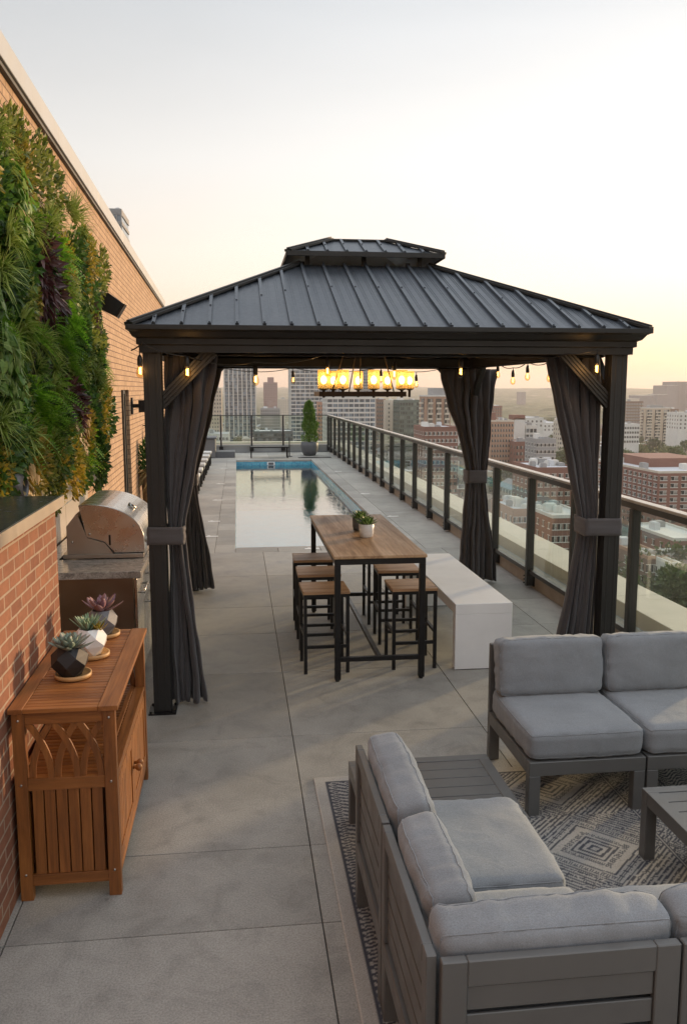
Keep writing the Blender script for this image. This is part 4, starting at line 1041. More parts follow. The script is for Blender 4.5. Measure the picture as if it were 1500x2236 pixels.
# ================================================================ RUG
def rug():
    x0, x1, y0, y1 = .400, 3.0, 1.25, 4.60; st_ = .0072
    nx = int((x1-x0)/st_); ny = int((y1-y0)/st_)
    t = thing('rug', 'flat woven cream and charcoal rug with diamond pattern under the sofas', 'rug', ((x0+x1)/2, (y0+y1)/2, 0))
    off = t.location
    light = (.34, .318, .29); dark = (.052, .054, .068)
    bands = [(.0, .055, 'plain'), (.055, .30, 'zig'), (.30, .315, 'line'), (.315, .62, 'wave'), (.62, .635, 'line'), (.635, .90, 'key'), (.90, .92, 'line'),
             (.92, 1.62, 'dia'), (1.62, 1.64, 'line'), (1.64, 1.92, 'key'), (1.92, 1.935, 'line'), (1.935, 2.2, 'wave'), (2.2, 2.6, 'zig')]
    def pat(x, y):
        u = x-x0; v = y1-y
        e = .055
        if u < e or v < e or (y-y0) < e: return -.18+.10*((int(v/.009)+int(u/.009)) % 2)
        if u < e+.010 or v < e+.010: return 1
        wob = .012*noise.noise(Vector((x*9, y*9, 0)))
        rag = noise.noise(Vector((x*70, y*70, 3)))
        for (a, b, k) in bands:
            if a <= u < b:
                w = (u-a)/(b-a); val = 0
                if k == 'line': return 1 if (b-u) < .006 or u-a < .005 else 0
                if k == 'zig':
                    f_ = (v+wob)/.038+abs(w-.5)*3.0; val = 1 if (f_ % 1) < .52 else 0
                    if int(w*9) % 3 == 1: val = 1 if ((v/.022+w*3) % 1) < .6 else 0
                elif k == 'wave':
                    f_ = (v+wob*2.5)/.030+.9*math.sin(w*math.pi*4+v*9); val = 1 if (f_ % 1) < .55 else 0
                elif k == 'key':
                    i = int(u/.026); j = int((v+wob)/.03); h = (i*7349+j*9151) % 11
                    d = abs(((v/.26) % 1)-.5)*.26+abs(w-.5)*(b-a)
                    val = 1 if ((d/.026) % 1) < .5 else 0
                    if h in (1, 4, 7, 9): val = 1-val if rag > -.1 else val
                elif k == 'dia':
                    per = .66; vv = ((v-.59) % per)-per/2; uu = u-(a+b)/2
                    d = abs(uu)/.30+abs(vv+wob*.6)/.285
                    if d < .14: val = 1 if d > .07 else 0
                    elif d < .22: val = 0
                    elif d < .29: val = 1
                    elif d < .36: val = 0
                    elif d < .42: val = 1
                    elif d < .47: val = 0
                    elif d < .62:
                        val = 1 if (((uu-vv)/.024) % 1) < .55 and (((d-.47)/.15) < .85) and rag > -.25 else 0
                    elif d < .76: val = 0
                    elif d < .81: val = 1
                    elif d < .86: val = 0
                    elif d < 1.0: val = 1 if (((uu+vv)/.018) % 1) < .5 or (((uu-vv)/.036) % 1) < .25 else 0
                    elif d < 1.05: val = 0
                    elif d < 1.09: val = 1
                    else:
                        i = abs(abs(uu)-.35)/.35+abs(abs(vv)-.35)/.33
                        val = 1 if ((i/.095) % 1) < .5 else 0
                        if rag > .35: val = 1-val
                if rag > .42: val = .25+.5*val
                return val
        return 0
    vs = [((x0+(x1-x0)*i/nx)-off.x, (y0+(y1-y0)*j/ny)-off.y, .010) for j in range(ny+1) for i in range(nx+1)]
    fs = [(j*(nx+1)+i, j*(nx+1)+i+1, (j+1)*(nx+1)+i+1, (j+1)*(nx+1)+i) for j in range(ny) for i in range(nx)]
    me = bpy.data.meshes.new('pile'); me.from_pydata(vs, [], fs)
    ca = me.color_attributes.new('weave', 'FLOAT_COLOR', 'POINT'); cols = []
    for (x, y, z) in vs:
        k = pat(x+off.x, y+off.y); cols += [light[q]+(dark[q]-light[q])*k for q in range(3)]+[1]
    ca.data.foreach_set('color', cols)
    m, tr, b = nt('rug_weave')
    at_ = N(tr, 'ShaderNodeVertexColor'); at_.layer_name = 'weave'; v = coords(tr)
    c = mixc(tr, .7, at_.outputs[0], ramp(tr, noise_(tr, v, 260, 2, .8), [(.3, .6), (.65, 1.25)]), 'MULTIPLY')
    c = mixc(tr, .5, c, ramp(tr, noise_(tr, v, 3, 4), [(.3, .8), (.7, 1.15)]), 'MULTIPLY')
    L(tr, c, b.inputs['Base Color']); b.inputs['Roughness'].default_value = .95; bump(tr, b, noise_(tr, v, 320, 2), .5, .004)
    me.materials.append(m); o = bpy.data.objects.new('pile', me); C.objects.link(o); o.parent = t
    mb = MB(); mb.box(x0-.006, x1, y0, y1+.006, .0015, .0092); mb.build('edge_binding', 'rug_weave_edge', t, bev=.003)
fabric('rug_weave_edge', (.46, .41, .36), 400, .3)
rug()

# ================================================================ CONSOLE (teak)
def console():
    x0, x1, y0, y1, h = -.965, -.540, 3.585, 4.765, .872
    t = thing('console_table', 'orange teak console cabinet with slatted top against the half brick wall', 'cabinet', ((x0+x1)/2, (y0+y1)/2, 0))
    # top frame
    w = .068
    mb = MB(); mb.box(x0-.012, x0+w-.02, y0-.012, y1+.012, h-.022, h); mb.build('top_rail', 'teak_y', t, bev=.002)
    mb = MB(); mb.box(x1-w+.0, x1+.014, y0-.012, y1+.012, h-.022, h); mb.build('top_rail', 'teak_y', t, bev=.002)
    n = 34; mb = MB(); a0, a1 = y0-.012, y1+.012
    for i in range(n):
        a = a0+(a1-a0)*i/n; mb.box(x0+w-.019, x1-w-.001, a+.002, a+(a1-a0)/n-.002, h-.020, h-.002)
    mb.build('top_slats', 'teak_x', t, bev=.0015, seg=1)
    # legs
    lw = .052
    for (x, y) in ((x0, y0), (x1-lw, y0), (x0, y1-lw), (x1-lw, y1-lw)):
        mb = MB(); mb.box(x, x+lw, y, y+lw*.75, 0, h-.0225); l = mb.build('leg', 'teak_z', t, bev=.002)
        if y == y0:
            for z in (h-.055, .53, .12):
                mb = MB(); mb.tube([(x+lw/2, y-.002, z), (x+lw/2, y+.003, z)], .0055, 8); mb.build('screw', 'screw', l)
    # side frames (near and far): top rail, mid rail, bottom rail, arches, planks
    for (ya, yb, inn) in ((y0+.006, y0+.028, 1), (y1-.028, y1-.006, -1)):
        for (za, zb_) in ((h-.075, h-.0225), (.50, .555), (.065, .115)):
            mb = MB(); mb.box(x0+lw, x1-lw, ya, yb, za, zb_); mb.build('side_rail', 'teak_x', t, bev=.002)
        mb = MB(); xs0, xs1 = x0+lw+.012, x1-lw-.012; k = 5
        for i in range(k+1):
            a = xs0+(xs1-xs0)*i/(k+1); mb.box(a+.003, a+(xs1-xs0)/(k+1)-.002, (ya+yb)/2-.006+.001*(i % 2), (ya+yb)/2+.006, .1155, .4995)
        mb.build('side_planks', 'teak_z', t, bev=.002)
        mb = MB(); W_ = (x1-x0-2*lw); zz0, zz1 = .555, h-.075
        # interlaced gothic arches
        for (c0, c1) in ((.06, .33), (.31, .03), (.385, .66), (.645, .36), (.715, .985), (.95, .68)):
            sg = 1 if c1 > c0 else -1; K_ = 16; lo_ = []; hi_ = []
            for q in range(K_+1):
                s_ = q/K_; xx = x0+lw+W_*(c0+(c1-c0)*(s_**2.1)); z_ = zz0-.004+(zz1-zz0+.008)*s_
                dx = W_*(c1-c0)*2.1*s_**1.1/(zz1-zz0); nrm = math.sqrt(1+dx*dx); hw = .0135
                lo_.append((xx-hw/nrm, z_+hw*dx/nrm)); hi_.append((xx+hw/nrm, z_-hw*dx/nrm))
            ym_ = (ya+yb)/2+.0035*sg; vs_ = []
            for q in range(K_+1):
                for yy_ in (ym_-.006, ym_+.006):
                    for p_ in (lo_[q], hi_[q]): vs_.append((min(max(p_[0], x0+lw), x1-lw), yy_, min(max(p_[1], zz0-.003), zz1+.003)))
            fs_ = [(0, 1, 3, 2)]
            for q in range(K_):
                a_ = q*4; b2 = a_+4; fs_ += [(a_, b2, b2+1, a_+1), (a_+2, a_+3, b2+3, b2+2), (a_, a_+2, b2+2, b2), (a_+1, b2+1, b2+3, a_+3)]
            mb.add(vs_, fs_)
        mb.build('lattice', 'teak_z', t)
    # shelf at z .55
    mb = MB(); n = 30
    for i in range(n):
        a = y0+.03+(y1-y0-.06)*i/n; mb.box(x0+.03, x1-.055, a+.002, a+(y1-y0-.06)/n-.002, .535, .55)
    mb.build('shelf_slats', 'teak_x', t, bev=.001, seg=1)
    mb = MB(); mb.box(x1-.055, x1-.004, y0+.029, y1-.029, .53, .552); mb.box(x1-.085, x1-.06, y0+.029, y1-.029, .5505, .556); mb.build('shelf_rail', 'teak_y', t, bev=.002)
    mb = MB(); mb.box(x1-.03, x1-.008, y0+.0395, y1-.0395, h-.06, h-.0225); mb.box(x1-.03, x1-.008, y0+.0395, y1-.0395, .50, .5298); mb.box(x1-.03, x1-.008, y0+.0395, y1-.0395, .065, .11)
    mb.box(x0+.004, x0+.02, y0+.0395, y1-.0395, h-.075, h-.0225); mb.box(x0+.004, x0+.02, y0+.0395, y1-.0395, .5, .55)
    mb.build('front_rail', 'teak_y', t, bev=.002)
    mb = MB(); mb.box(x0+.008, x0+.016, y0+.04, y1-.04, .1, .5); mb.box(x0+.016, x1-.03, y0+.04, y1-.04, .075, .085); mb.build('back_panel', 'teak_y', t)
    # doors
    ym = (y0+y1)/2
    for (a, b, kn) in ((y0+.042, ym-.002, ym-.028), (ym+.002, y1-.042, ym+.028)):
        xf = x1-.006
        mb = MB(); z0, z1 = .113, .497; s_ = .05
        mb.box(xf-.018, xf, a, a+s_, z0, z1); mb.box(xf-.018, xf, b-s_, b, z0, z1); mb.box(xf-.018, xf, a+s_, b-s_, z1-s_, z1); mb.box(xf-.018, xf, a+s_, b-s_, z0, z0+s_)
        d = mb.build('door', 'teak_z', t, bev=.002)
        mb = MB(); k = 9
        for i in range(k):
            q = a+s_+(b-a-2*s_)*i/k; mb.box(xf-.014, xf-.006, q+.0015, q+(b-a-2*s_)/k-.0035, z0+s_-.001, z1-s_+.001)
        mb.build('slats', 'teak_z', d, bev=.001, seg=1)
        mb = MB(); vs = [(.008, 0), (.008, .012), (.017, .02), (.02, .03), (.016, .04), (.004, .045)]
        pts = [(xf+z_, kn, .335) for _, z_ in vs]; mb.tube(pts, [r_ for r_, _ in vs], 14); mb.build('knob', 'teak_z', d)
console()

# ================================================================ SUCCULENTS
def petal(mb, base, az, el, ln, w, th, curl=.25, tipr=.0):
    d = Vector((math.cos(az)*math.cos(el), math.sin(az)*math.cos(el), math.sin(el))); sd = Vector((-math.sin(az), math.cos(az), 0)); up = sd.cross(d)*-1
    up = d.cross(sd)*-1 if up.z < 0 else up
    rows = [(0, .35, 1), (.25, .7, 1.1), (.5, .98, 1), (.72, .92, .8), (.88, .58, .5), (.97, .2, .3), (1, .02, .1)]
    vs = []; fs = []
    for (s_, ww, tt) in rows:
        c = Vector(base)+d*ln*s_+Vector((0, 0, 1))*curl*ln*s_*s_
        vs += [c-sd*w/2*ww+up*th*.45*tt, c-up*th*.55*tt, c+sd*w/2*ww+up*th*.45*tt, c+up*th*.10*tt]
    for i in range(len(rows)-1):
        for j in range(4): fs.append((i*4+j, i*4+(j+1) % 4, (i+1)*4+(j+1) % 4, (i+1)*4+j))
    mb.add(vs, fs, True)
def rosette(parent, c, n, R_, w, mat, seed, name='rosette', e0=8, e1=80, th=.008):
    rnd = random.Random(seed); mb = MB()
    for i in range(n):
        f_ = i/(n-1); az = i*2.39996+rnd.uniform(-.1, .1); el = R(e0+(e1-e0)*f_**1.1); ln = R_*(1-.55*f_)*rnd.uniform(.9, 1.08)
        petal(mb, Vector(c)+Vector((math.cos(az), math.sin(az), 0))*R_*.08*(1-f_)+Vector((0, 0, .010*f_)), az, el, ln, w*(1-.4*f_), th, .28)
    return mb.build(name, mat, parent, recalc=True)
def geo_pot(t, c, mat, rt, rm, rb, h, n=6, soil=.8):
    mb = MB(); vs = []
    def ringv(r_, z, ph): return [(c[0]+r_*math.cos(2*math.pi*(k+ph)/n), c[1]+r_*math.sin(2*math.pi*(k+ph)/n), c[2]+z) for k in range(n)]
    vs = ringv(rb, .0, 0)+ringv(rm, h*.40, .5)+ringv(rm*.97, h*.72, 1.0)+ringv(rt, h, .5)+ringv(rt*.88, h, .5)+ringv(rt*.85, h*.86, .5)
    fs = [tuple(range(n-1, -1, -1))]
    for k in range(n):
        k2 = (k+1) % n
        fs += [(k, k2, n+k), (k2, n+k2, n+k)]
        fs += [(n+k, n+k2, 2*n+k), (n+k2, 2*n+k2, 2*n+k)]
        fs += [(2*n+k, 3*n+k2, 3*n+k), (2*n+k, 2*n+k2, 3*n+k2)]
        fs += [(3*n+k, 3*n+k2, 4*n+k2, 4*n+k), (4*n+k, 4*n+k2, 5*n+k2, 5*n+k)]
    mb.add(vs, fs); mb.build('pot', mat, t, bev=.0015, seg=1)
    mb = MB(); mb.lathe([(.001, h*.86), (rt*.86, h*.87)], c, 12); mb.build('soil', 'soil', t)
TZ = .872
for (px, py, mat, lab, kind, sd) in ((155, 1492, 'ceramic_black', 'pale green succulent in a faceted black pot, nearest on the teak console', 'a', 1),
                                      (198, 1447, 'ceramic_white', 'spiky green succulent in a faceted white pot on the teak console', 'b', 2),
                                      (224, 1402, 'ceramic_grey', 'purple succulent in a faceted grey pot, farthest on the teak console', 'c', 3)):
    p = on_z(px, py-14, TZ); c = (p.x, p.y, TZ+.0105)
    t = thing('succulent_pot', lab, 'potted succulent', (p.x, p.y, TZ+.0105))
    geo_pot(t, c, mat, .056, .088, .05, .135)
    top = (c[0], c[1], c[2]+.122)
    if kind == 'a': rosette(t, top, 34, .105, .046, 'succ_pale', 1, e0=4, e1=70)
    if kind == 'b':
        rosette(t, (top[0]-.008, top[1], top[2]), 40, .095, .02, 'succ_green', 2, e0=25, e1=82, th=.006)
        rosette(t, (top[0]+.042, top[1]-.01, top[2]), 22, .055, .014, 'yellow_leaf', 3, e0=25, e1=80, th=.005)
    if kind == 'c': rosette(t, top, 17, .125, .052, 'succ_purple', 4, e0=14, e1=66)
    s_ = thing('saucer', {'a': 'round bamboo saucer under the black faceted pot', 'b': 'round bamboo saucer under the white faceted pot', 'c': 'round bamboo saucer under the grey faceted pot'}[kind], 'saucer', (p.x+.012, p.y, TZ))
    mb = MB(); mb.lathe([(.075, .0), (.083, .004), (.084, .022), (.078, .022), (.077, .009), (.0001, .009)], (p.x+.012, p.y, TZ+.0005), 32); mb.build('dish', 'bamboo', s_)
for (x, y, mat, lab, sd) in ((1.055, 7.02, 'ceramic_white', 'green succulent in a round white pot, nearer of two on the bar table', 9), (1.045, 7.36, 'ceramic_grey', 'green succulent in a grey pot behind the white one on the bar table', 10)):
    t = thing('succulent_pot', lab, 'potted succulent', (x, y, TH))
    mb = MB(); mb.lathe([(.045, 0), (.054, .006), (.061, .04), (.063, .11), (.058, .113), (.055, .10)], (x, y, TH+.0005), 28); mb.build('pot', 'ceramic_white' if sd == 9 else 'pot_grey', t)
    mb = MB(); mb.lathe([(.001, .098), (.056, .10)], (x, y, TH), 12); mb.build('soil', 'soil', t)
    rosette(t, (x, y, TH+.10), 60, .10, .026, 'succ_bright', sd, e0=5, e1=85, th=.006)

# ================================================================ FAR END: planter tree, bench, loungers, block
def leaf_quads(mb, c, n, spread, size, rnd, el=(-.3, 1.2), shape=.5):
    for _ in range(n):
        d = Vector((rnd.gauss(0, 1), rnd.gauss(0, 1), rnd.gauss(0, 1))).normalized()
        p = Vector(c)+Vector((d.x*spread[0], d.y*spread[1], d.z*spread[2]))*rnd.random()**.45
        leaf(mb, p, (d+Vector((0, 0, rnd.uniform(*el)))).normalized(), size*rnd.uniform(.7, 1.3), shape, rnd)
def leaf(mb, p, d, ln, wr_, rnd, fold=.18):
    sd = d.cross(Vector((rnd.uniform(-1, 1), rnd.uniform(-1, 1), rnd.uniform(-.3, 1)))).normalized(); nn = sd.cross(d)
    a = p; m1 = p+d*ln*.4+sd*ln*wr_/2+nn*ln*fold*.5; m2 = p+d*ln*.4-sd*ln*wr_/2+nn*ln*fold*.5; m = p+d*ln*.5; e = p+d*ln-nn*ln*.1
    mb.add([a, m1, e, m2, m], [(0, 1, 4), (1, 2, 4), (2, 3, 4), (3, 0, 4)])
px_, py_ = 2.38, 28.7
t = thing('potted_conifer', 'tall slim conifer in a round grey pot in the far deck corner', 'potted tree', (px_, py_, 0))
mb = MB(); mb.lathe([(.16, 0), (.2, .01), (.27, .16), (.295, .32), (.285, .44), (.27, .455), (.25, .44), (.24, .40)], (px_, py_, 0), 32); mb.build('pot', 'pot_grey', t)
mb = MB(); mb.lathe([(.001, .40), (.25, .405)], (px_, py_, 0), 16); mb.build('soil', 'soil', t)
mb = MB(); mb.tube([(px_, py_, .38), (px_+.01, py_, 1.0), (px_, py_, 1.6)], [.03, .02, .008], 8); mb.build('trunk', 'trunk', t)
rnd = random.Random(4); mb = MB()
for i in range(5600):
    z = rnd.random()**.85; r_ = .33*(1-z)**.5*(.8+.2*math.sin(z*17+rnd.random()))*(.72+.28*min(1, z*4))+.03
    if rnd.random() < .12: r_ *= 1.2
    a = rnd.uniform(0, 6.283); rr = r_*rnd.random()**.4
    lean = .05*math.sin(z*5)
    p = Vector((px_+lean*.4+rr*math.cos(a), py_+rr*math.sin(a), .44+1.33*z))
    if noise.noise(Vector((p.x*7, p.y*7, p.z*6))) < -.28: continue
    leaf(mb, p, (Vector((math.cos(a), math.sin(a), 1.6)).normalized()), rnd.uniform(.04, .09), .35, rnd)
for k in range(3):
    for i in range(180):
        z = rnd.random(); leaf(mb, Vector((px_-.11+.10*k+rnd.gauss(0, .025), py_+rnd.gauss(0, .03), 1.5+.33*z*(1-.25*abs(k-1)))), Vector((rnd.uniform(-.5, .5), rnd.uniform(-.5, .5), 1.4)).normalized(), .05, .35, rnd)
mb.build('crown', 'conifer_leaf', t, recalc=False)
t = thing('low_table', 'long low black metal table standing beyond the far edge of the pool', 'table', (1.0, 27.9, 0))
mb = MB(); mb.box(.40, 1.62, 27.65, 28.15, .33, .37); mb.build('tabletop', 'black_metal', t, bev=.004)
for (x, y) in ((.42, 27.68), (1.58, 27.68), (.42, 28.1), (1.58, 28.1)): mb = MB(); mb.box(x-.018, x+.018, y-.018, y+.018, 0, .33); mb.build('leg', 'black_metal', t)
t = thing('floor_stand', 'thin black upright stand beside the low far table', 'stand', (1.68, 28.3, 0))
mb = MB(); mb.tube([(1.68, 28.3, 0), (1.68, 28.3, .65)], .018, 8); mb.build('pole', 'black_metal', t)
mb = MB(); mb.lathe([(.1, 0), (.1, .012), (.02, .02)], (1.68, 28.3, .0005), 16); mb.build('base', 'black_metal', t)
t = thing('drain_grate', 'flat dark grate in the deck in front of the conifer', 'grate', (2.4, 27.75, 0))
mb = MB()
for k in range(14): mb.box(1.95+.075*k, 1.95+.075*k+.05, 27.62, 27.88, .0005, .012)
mb.box(1.93, 3.0, 27.60, 27.62, .0005, .013); mb.box(1.93, 3.0, 27.88, 27.9, .0005, .013); mb.build('slats', 'black_metal', t)
t = thing('storage_box', 'grey deck box with lower step at the far left corner', 'storage box', (-1.2, 28.4, 0))
mb = MB(); mb.box(-1.75, -.72, 27.9, 28.9, 0, .62); mb.build('body', 'grey_metal', t, bev=.02)
mb = MB(); mb.box(-1.8, -.68, 27.86, 28.94, .62, .67); mb.build('lid', 'pot_grey', t, bev=.01)
mb = MB(); mb.box(-.719, -.10, 28.0, 28.8, 0, .20); mb.build('step', 'pot_grey', t, bev=.01)
# loungers
def lounger():
    t = thing('sun_lounger', 'x', 'sun lounger')
    mb = MB(); mb.box(-1.9, 0, -.30, -.26, .26, .33); mb.box(-1.9, 0, .26, .30, .26, .33); mb.box(-.04, 0, -.26, .26, .26, .33); mb.build('frame', 'black_metal', t, bev=.004)
    for (x, y) in ((-.04, -.30), (-.04, .26), (-1.5, -.30), (-1.5, .26)): mb = MB(); mb.box(x, x+.04, y, y+.04, 0, .26); mb.build('leg', 'black_metal', t)
    mb = MB(); mb.box(-1.3, .02, -.27, .27, .331, .40); mb.build('mattress', 'sunlounger', t, bev=.02)
    mb = MB(); mb.prism([(-1.3, .34), (-1.9, .62), (-1.94, .70), (-1.3, .41)], -.27, .27); mb.build('backrest', 'sunlounger', t, bev=.02)
    return t
l0 = lounger(); l0['group'] = 'sun loungers in a row against the left wall'
LL = ['nearest', 'second', 'third', 'fourth', 'fifth', 'farthest']
for i in range(6):
    lab = 'pale sun lounger with black frame left of the pool, %s in its row' % LL[i]
    loc = (-.84+.01*i, 18.6+1.35*i, 0)
    if i == 0: l0.location = loc; l0['label'] = lab
    else: dup(l0, loc, None, lab)
# bush in the planter by the wall
for (t, x, y, z) in PLANTERS:
    mb = MB(); rnd = random.Random(12); leaf_quads(mb, (x, y, z+.28), 700, (.24, .24, .32), .09, rnd, shape=.4); mb.build('foliage', 'dark_leaf', t, recalc=False)
    mb = MB(); leaf_quads(mb, (x, y, z+.02), 120, (.2, .2, .1), .3, rnd, el=(-1.6, -.6), shape=.12); mb.build('trailing_leaves', 'tan_leaf', t, recalc=False)
# ================================================================ LIVING WALL
lw_ = thing('living_wall_panel', 'dark planting panel behind the wall of mixed green plants', 'planting panel', (wx(7), 7, 1.5))
mb = MB(); wallbox(mb, 4.4, 9.35, 1.66, 3.5, .005, .10); mb.build('felt', 'soil', lw_)
def tuft(n, ln, w, droop, seed, spread=1.0, name='', mat='grass_blade', flat=False):
    """blades arching out of the wall along +x"""
    rnd = random.Random(seed); mb = MB()
    for i in range(n):
        az = rnd.uniform(-1.35, 1.35)*spread; el = rnd.uniform(-.25, 1.4)
        d = Vector((math.cos(az)*math.cos(el), math.sin(az)*math.cos(el), math.sin(el))); l = ln*rnd.uniform(.65, 1.15)
        sd = d.cross(Vector((0, 0, 1))).normalized(); c0 = Vector((rnd.uniform(-.02, .03), rnd.uniform(-.05, .05), rnd.uniform(-.05, .05)))
        vs = []; K = 6
        for k in range(K+1):
            s_ = k/K; c = c0+d*l*s_+Vector((0, 0, -1))*droop*l*s_*s_
            ww = w*(1-.92*s_**1.6)*(.5+.5*min(1, s_*5)); up = Vector((0, 0, 1))*ww*.25
            vs += [c-sd*ww/2+up, c, c+sd*ww/2+up]
        fs = []
        for k in range(K): a = k*3; fs += [(a, a+1, a+4, a+3), (a+1, a+2, a+5, a+4)]
        mb.add(vs, fs, True)
    return mb
def fern(n, ln, droop, seed, lw=.05):
    rnd = random.Random(seed); mb = MB()
    for i in range(n):
        az = rnd.uniform(-1.3, 1.3); el = rnd.uniform(-.3, 1.1)
        d = Vector((math.cos(az)*math.cos(el), math.sin(az)*math.cos(el), math.sin(el))); l = ln*rnd.uniform(.6, 1.1)
        sd = d.cross(Vector((0, 0, 1))).normalized(); K = 16; prev = None
        for k in range(K):
            s_ = (k+.5)/K; c = d*l*s_+Vector((0, 0, -1))*droop*l*s_*s_
            wl_ = lw*math.sin(math.pi*min(1, s_*.9+.12))
            for sg in (-1, 1):
                dd = (sd*sg+d*.45).normalized(); up = Vector((0, 0, 1))
                p = c; q = c+dd*wl_; b = d*l/K*.45
                mb.add([p-b, q, p+b], [(0, 1, 2)])
    return mb
def bush(n, size, R_, seed, shape=.6, el=(-.4, .8), flat=.55):
    rnd = random.Random(seed); mb = MB()
    for i in range(n):
        az = rnd.uniform(-1.5, 1.5); e = rnd.uniform(-1.4, 1.4)
        d = Vector((math.cos(az)*math.cos(e)*flat, math.sin(az)*math.cos(e), math.sin(e)))
        p = d*R_*rnd.random()**.4
        dd = (d+Vector((rnd.uniform(0, .8), rnd.uniform(-.6, .6), rnd.uniform(*el)))).normalized()
        leaf(mb, p, dd, size*rnd.uniform(.6, 1.3), shape, rnd)
    return mb
def broad(n, size, R_, seed, w=.95, flat=.6):
    """lobed leaves facing outward"""
    rnd = random.Random(seed); mb = MB()
    for i in range(n):
        az = rnd.uniform(-1.5, 1.5); e = rnd.uniform(-1.4, 1.4)
        d = Vector((math.cos(az)*math.cos(e)*flat, math.sin(az)*math.cos(e), math.sin(e)))
        p = d*R_*rnd.random()**.35+Vector((.04, 0, 0)); nrm = (Vector((1, 0, .35))+Vector((0, rnd.uniform(-.8, .8), rnd.uniform(-.5, .5)))).normalized()
        t_ = Vector((0, rnd.uniform(-.8, .8), -1)).normalized(); t_ = (t_-nrm*t_.dot(nrm)).normalized(); s_ = nrm.cross(t_)
        l = size*rnd.uniform(.6, 1.25)
        out = [(0, -.05), (.32, -.22), (.52, .12), (.36, .42), (.14, .75), (0, 1.05), (-.14, .75), (-.36, .42), (-.52, .12), (-.32, -.22)]
        vs = [p+s_*a*l*w+t_*b_*l-nrm*abs(a)*l*.25 for a, b_ in out]+[p+t_*.35*l+nrm*.02*l]
        k = len(out); mb.add(vs, [(j, (j+1) % k, k) for j in range(k)])
    return mb
SPEC = {
 'grass_tuft': [('long arching green grass spilling from the living wall', 'grass clump', [(lambda s=s: tuft(85, .26, .015, .42, s), 'grass_blade') for s in (1, 2)]),],
 'spider_grass': [('fine grass clump with stiff narrow blades in the living wall', 'grass clump', [(lambda s=s: tuft(95, .25, .011, .2, s+10), 'grass_blade') for s in (1, 2)])],
 'fern': [('bright green fern with feathery fronds in the living wall', 'fern', [(lambda s=s: fern(30, .32, .45, s+20, .065), 'fern_green') for s in (1, 2)])],
 'shrub': [('small leaved shrub filling the living wall', 'shrub', [(lambda s=s: bush(430, .048, .26, s+30), 'small_leaf') for s in (1, 2)])],
 'dark_shrub': [('dark green glossy leaved shrub in the living wall', 'shrub', [(lambda s=s: bush(300, .066, .26, s+40), 'dark_leaf') for s in (1, 2)])],
 'ivy': [('broad leaved ivy with pale lobed leaves in the living wall', 'ivy', [(lambda s=s: broad(120, .062, .24, s+50), 'broad_leaf') for s in (1, 2)])],
 'purple_cordyline': [('dark purple long leaved plant in the living wall', 'purple plant', [(lambda s=s: bush(130, .13, .17, s+60, .32, (-1.2, .2)), 'purple_leaf') for s in (1, 2)])],
 'golden_shrub': [('olive and yellow leaved shrub low in the living wall', 'shrub', [(lambda s=s: bush(420, .05, .25, s+70, .5), 'yellow_leaf') for s in (1, 2)])],
 'dried_leaves': [('plant with tan dried leaves in the living wall', 'dry plant', [(lambda s=s: broad(22, .07, .16, s+80, .7), 'tan_leaf') for s in (1,)])],
}
PROT = {}
def plant(kind, y, z, sc, rot=0.0, dout=.10):
    lab, cat, vs = SPEC[kind][0]; r = random.randrange(len(vs)); key = (kind, r)
    if key not in PROT:
        o = vs[r][0]().build(kind, vs[r][1], None, recalc=False); PROT[key] = o
    else:
        o = PROT[key].copy(); C.objects.link(o)
    o.name = kind
    tag(o, lab, cat, 'plants of the living wall: '+cat+' '+kind.replace('_', ' '))
    o.location = (wx(y)+dout, y, z); o.scale = (sc*random.uniform(.6, .8), sc, sc); o.rotation_euler = (rot, random.uniform(-.15, .15), random.uniform(-.2, .2))
random.seed(31)
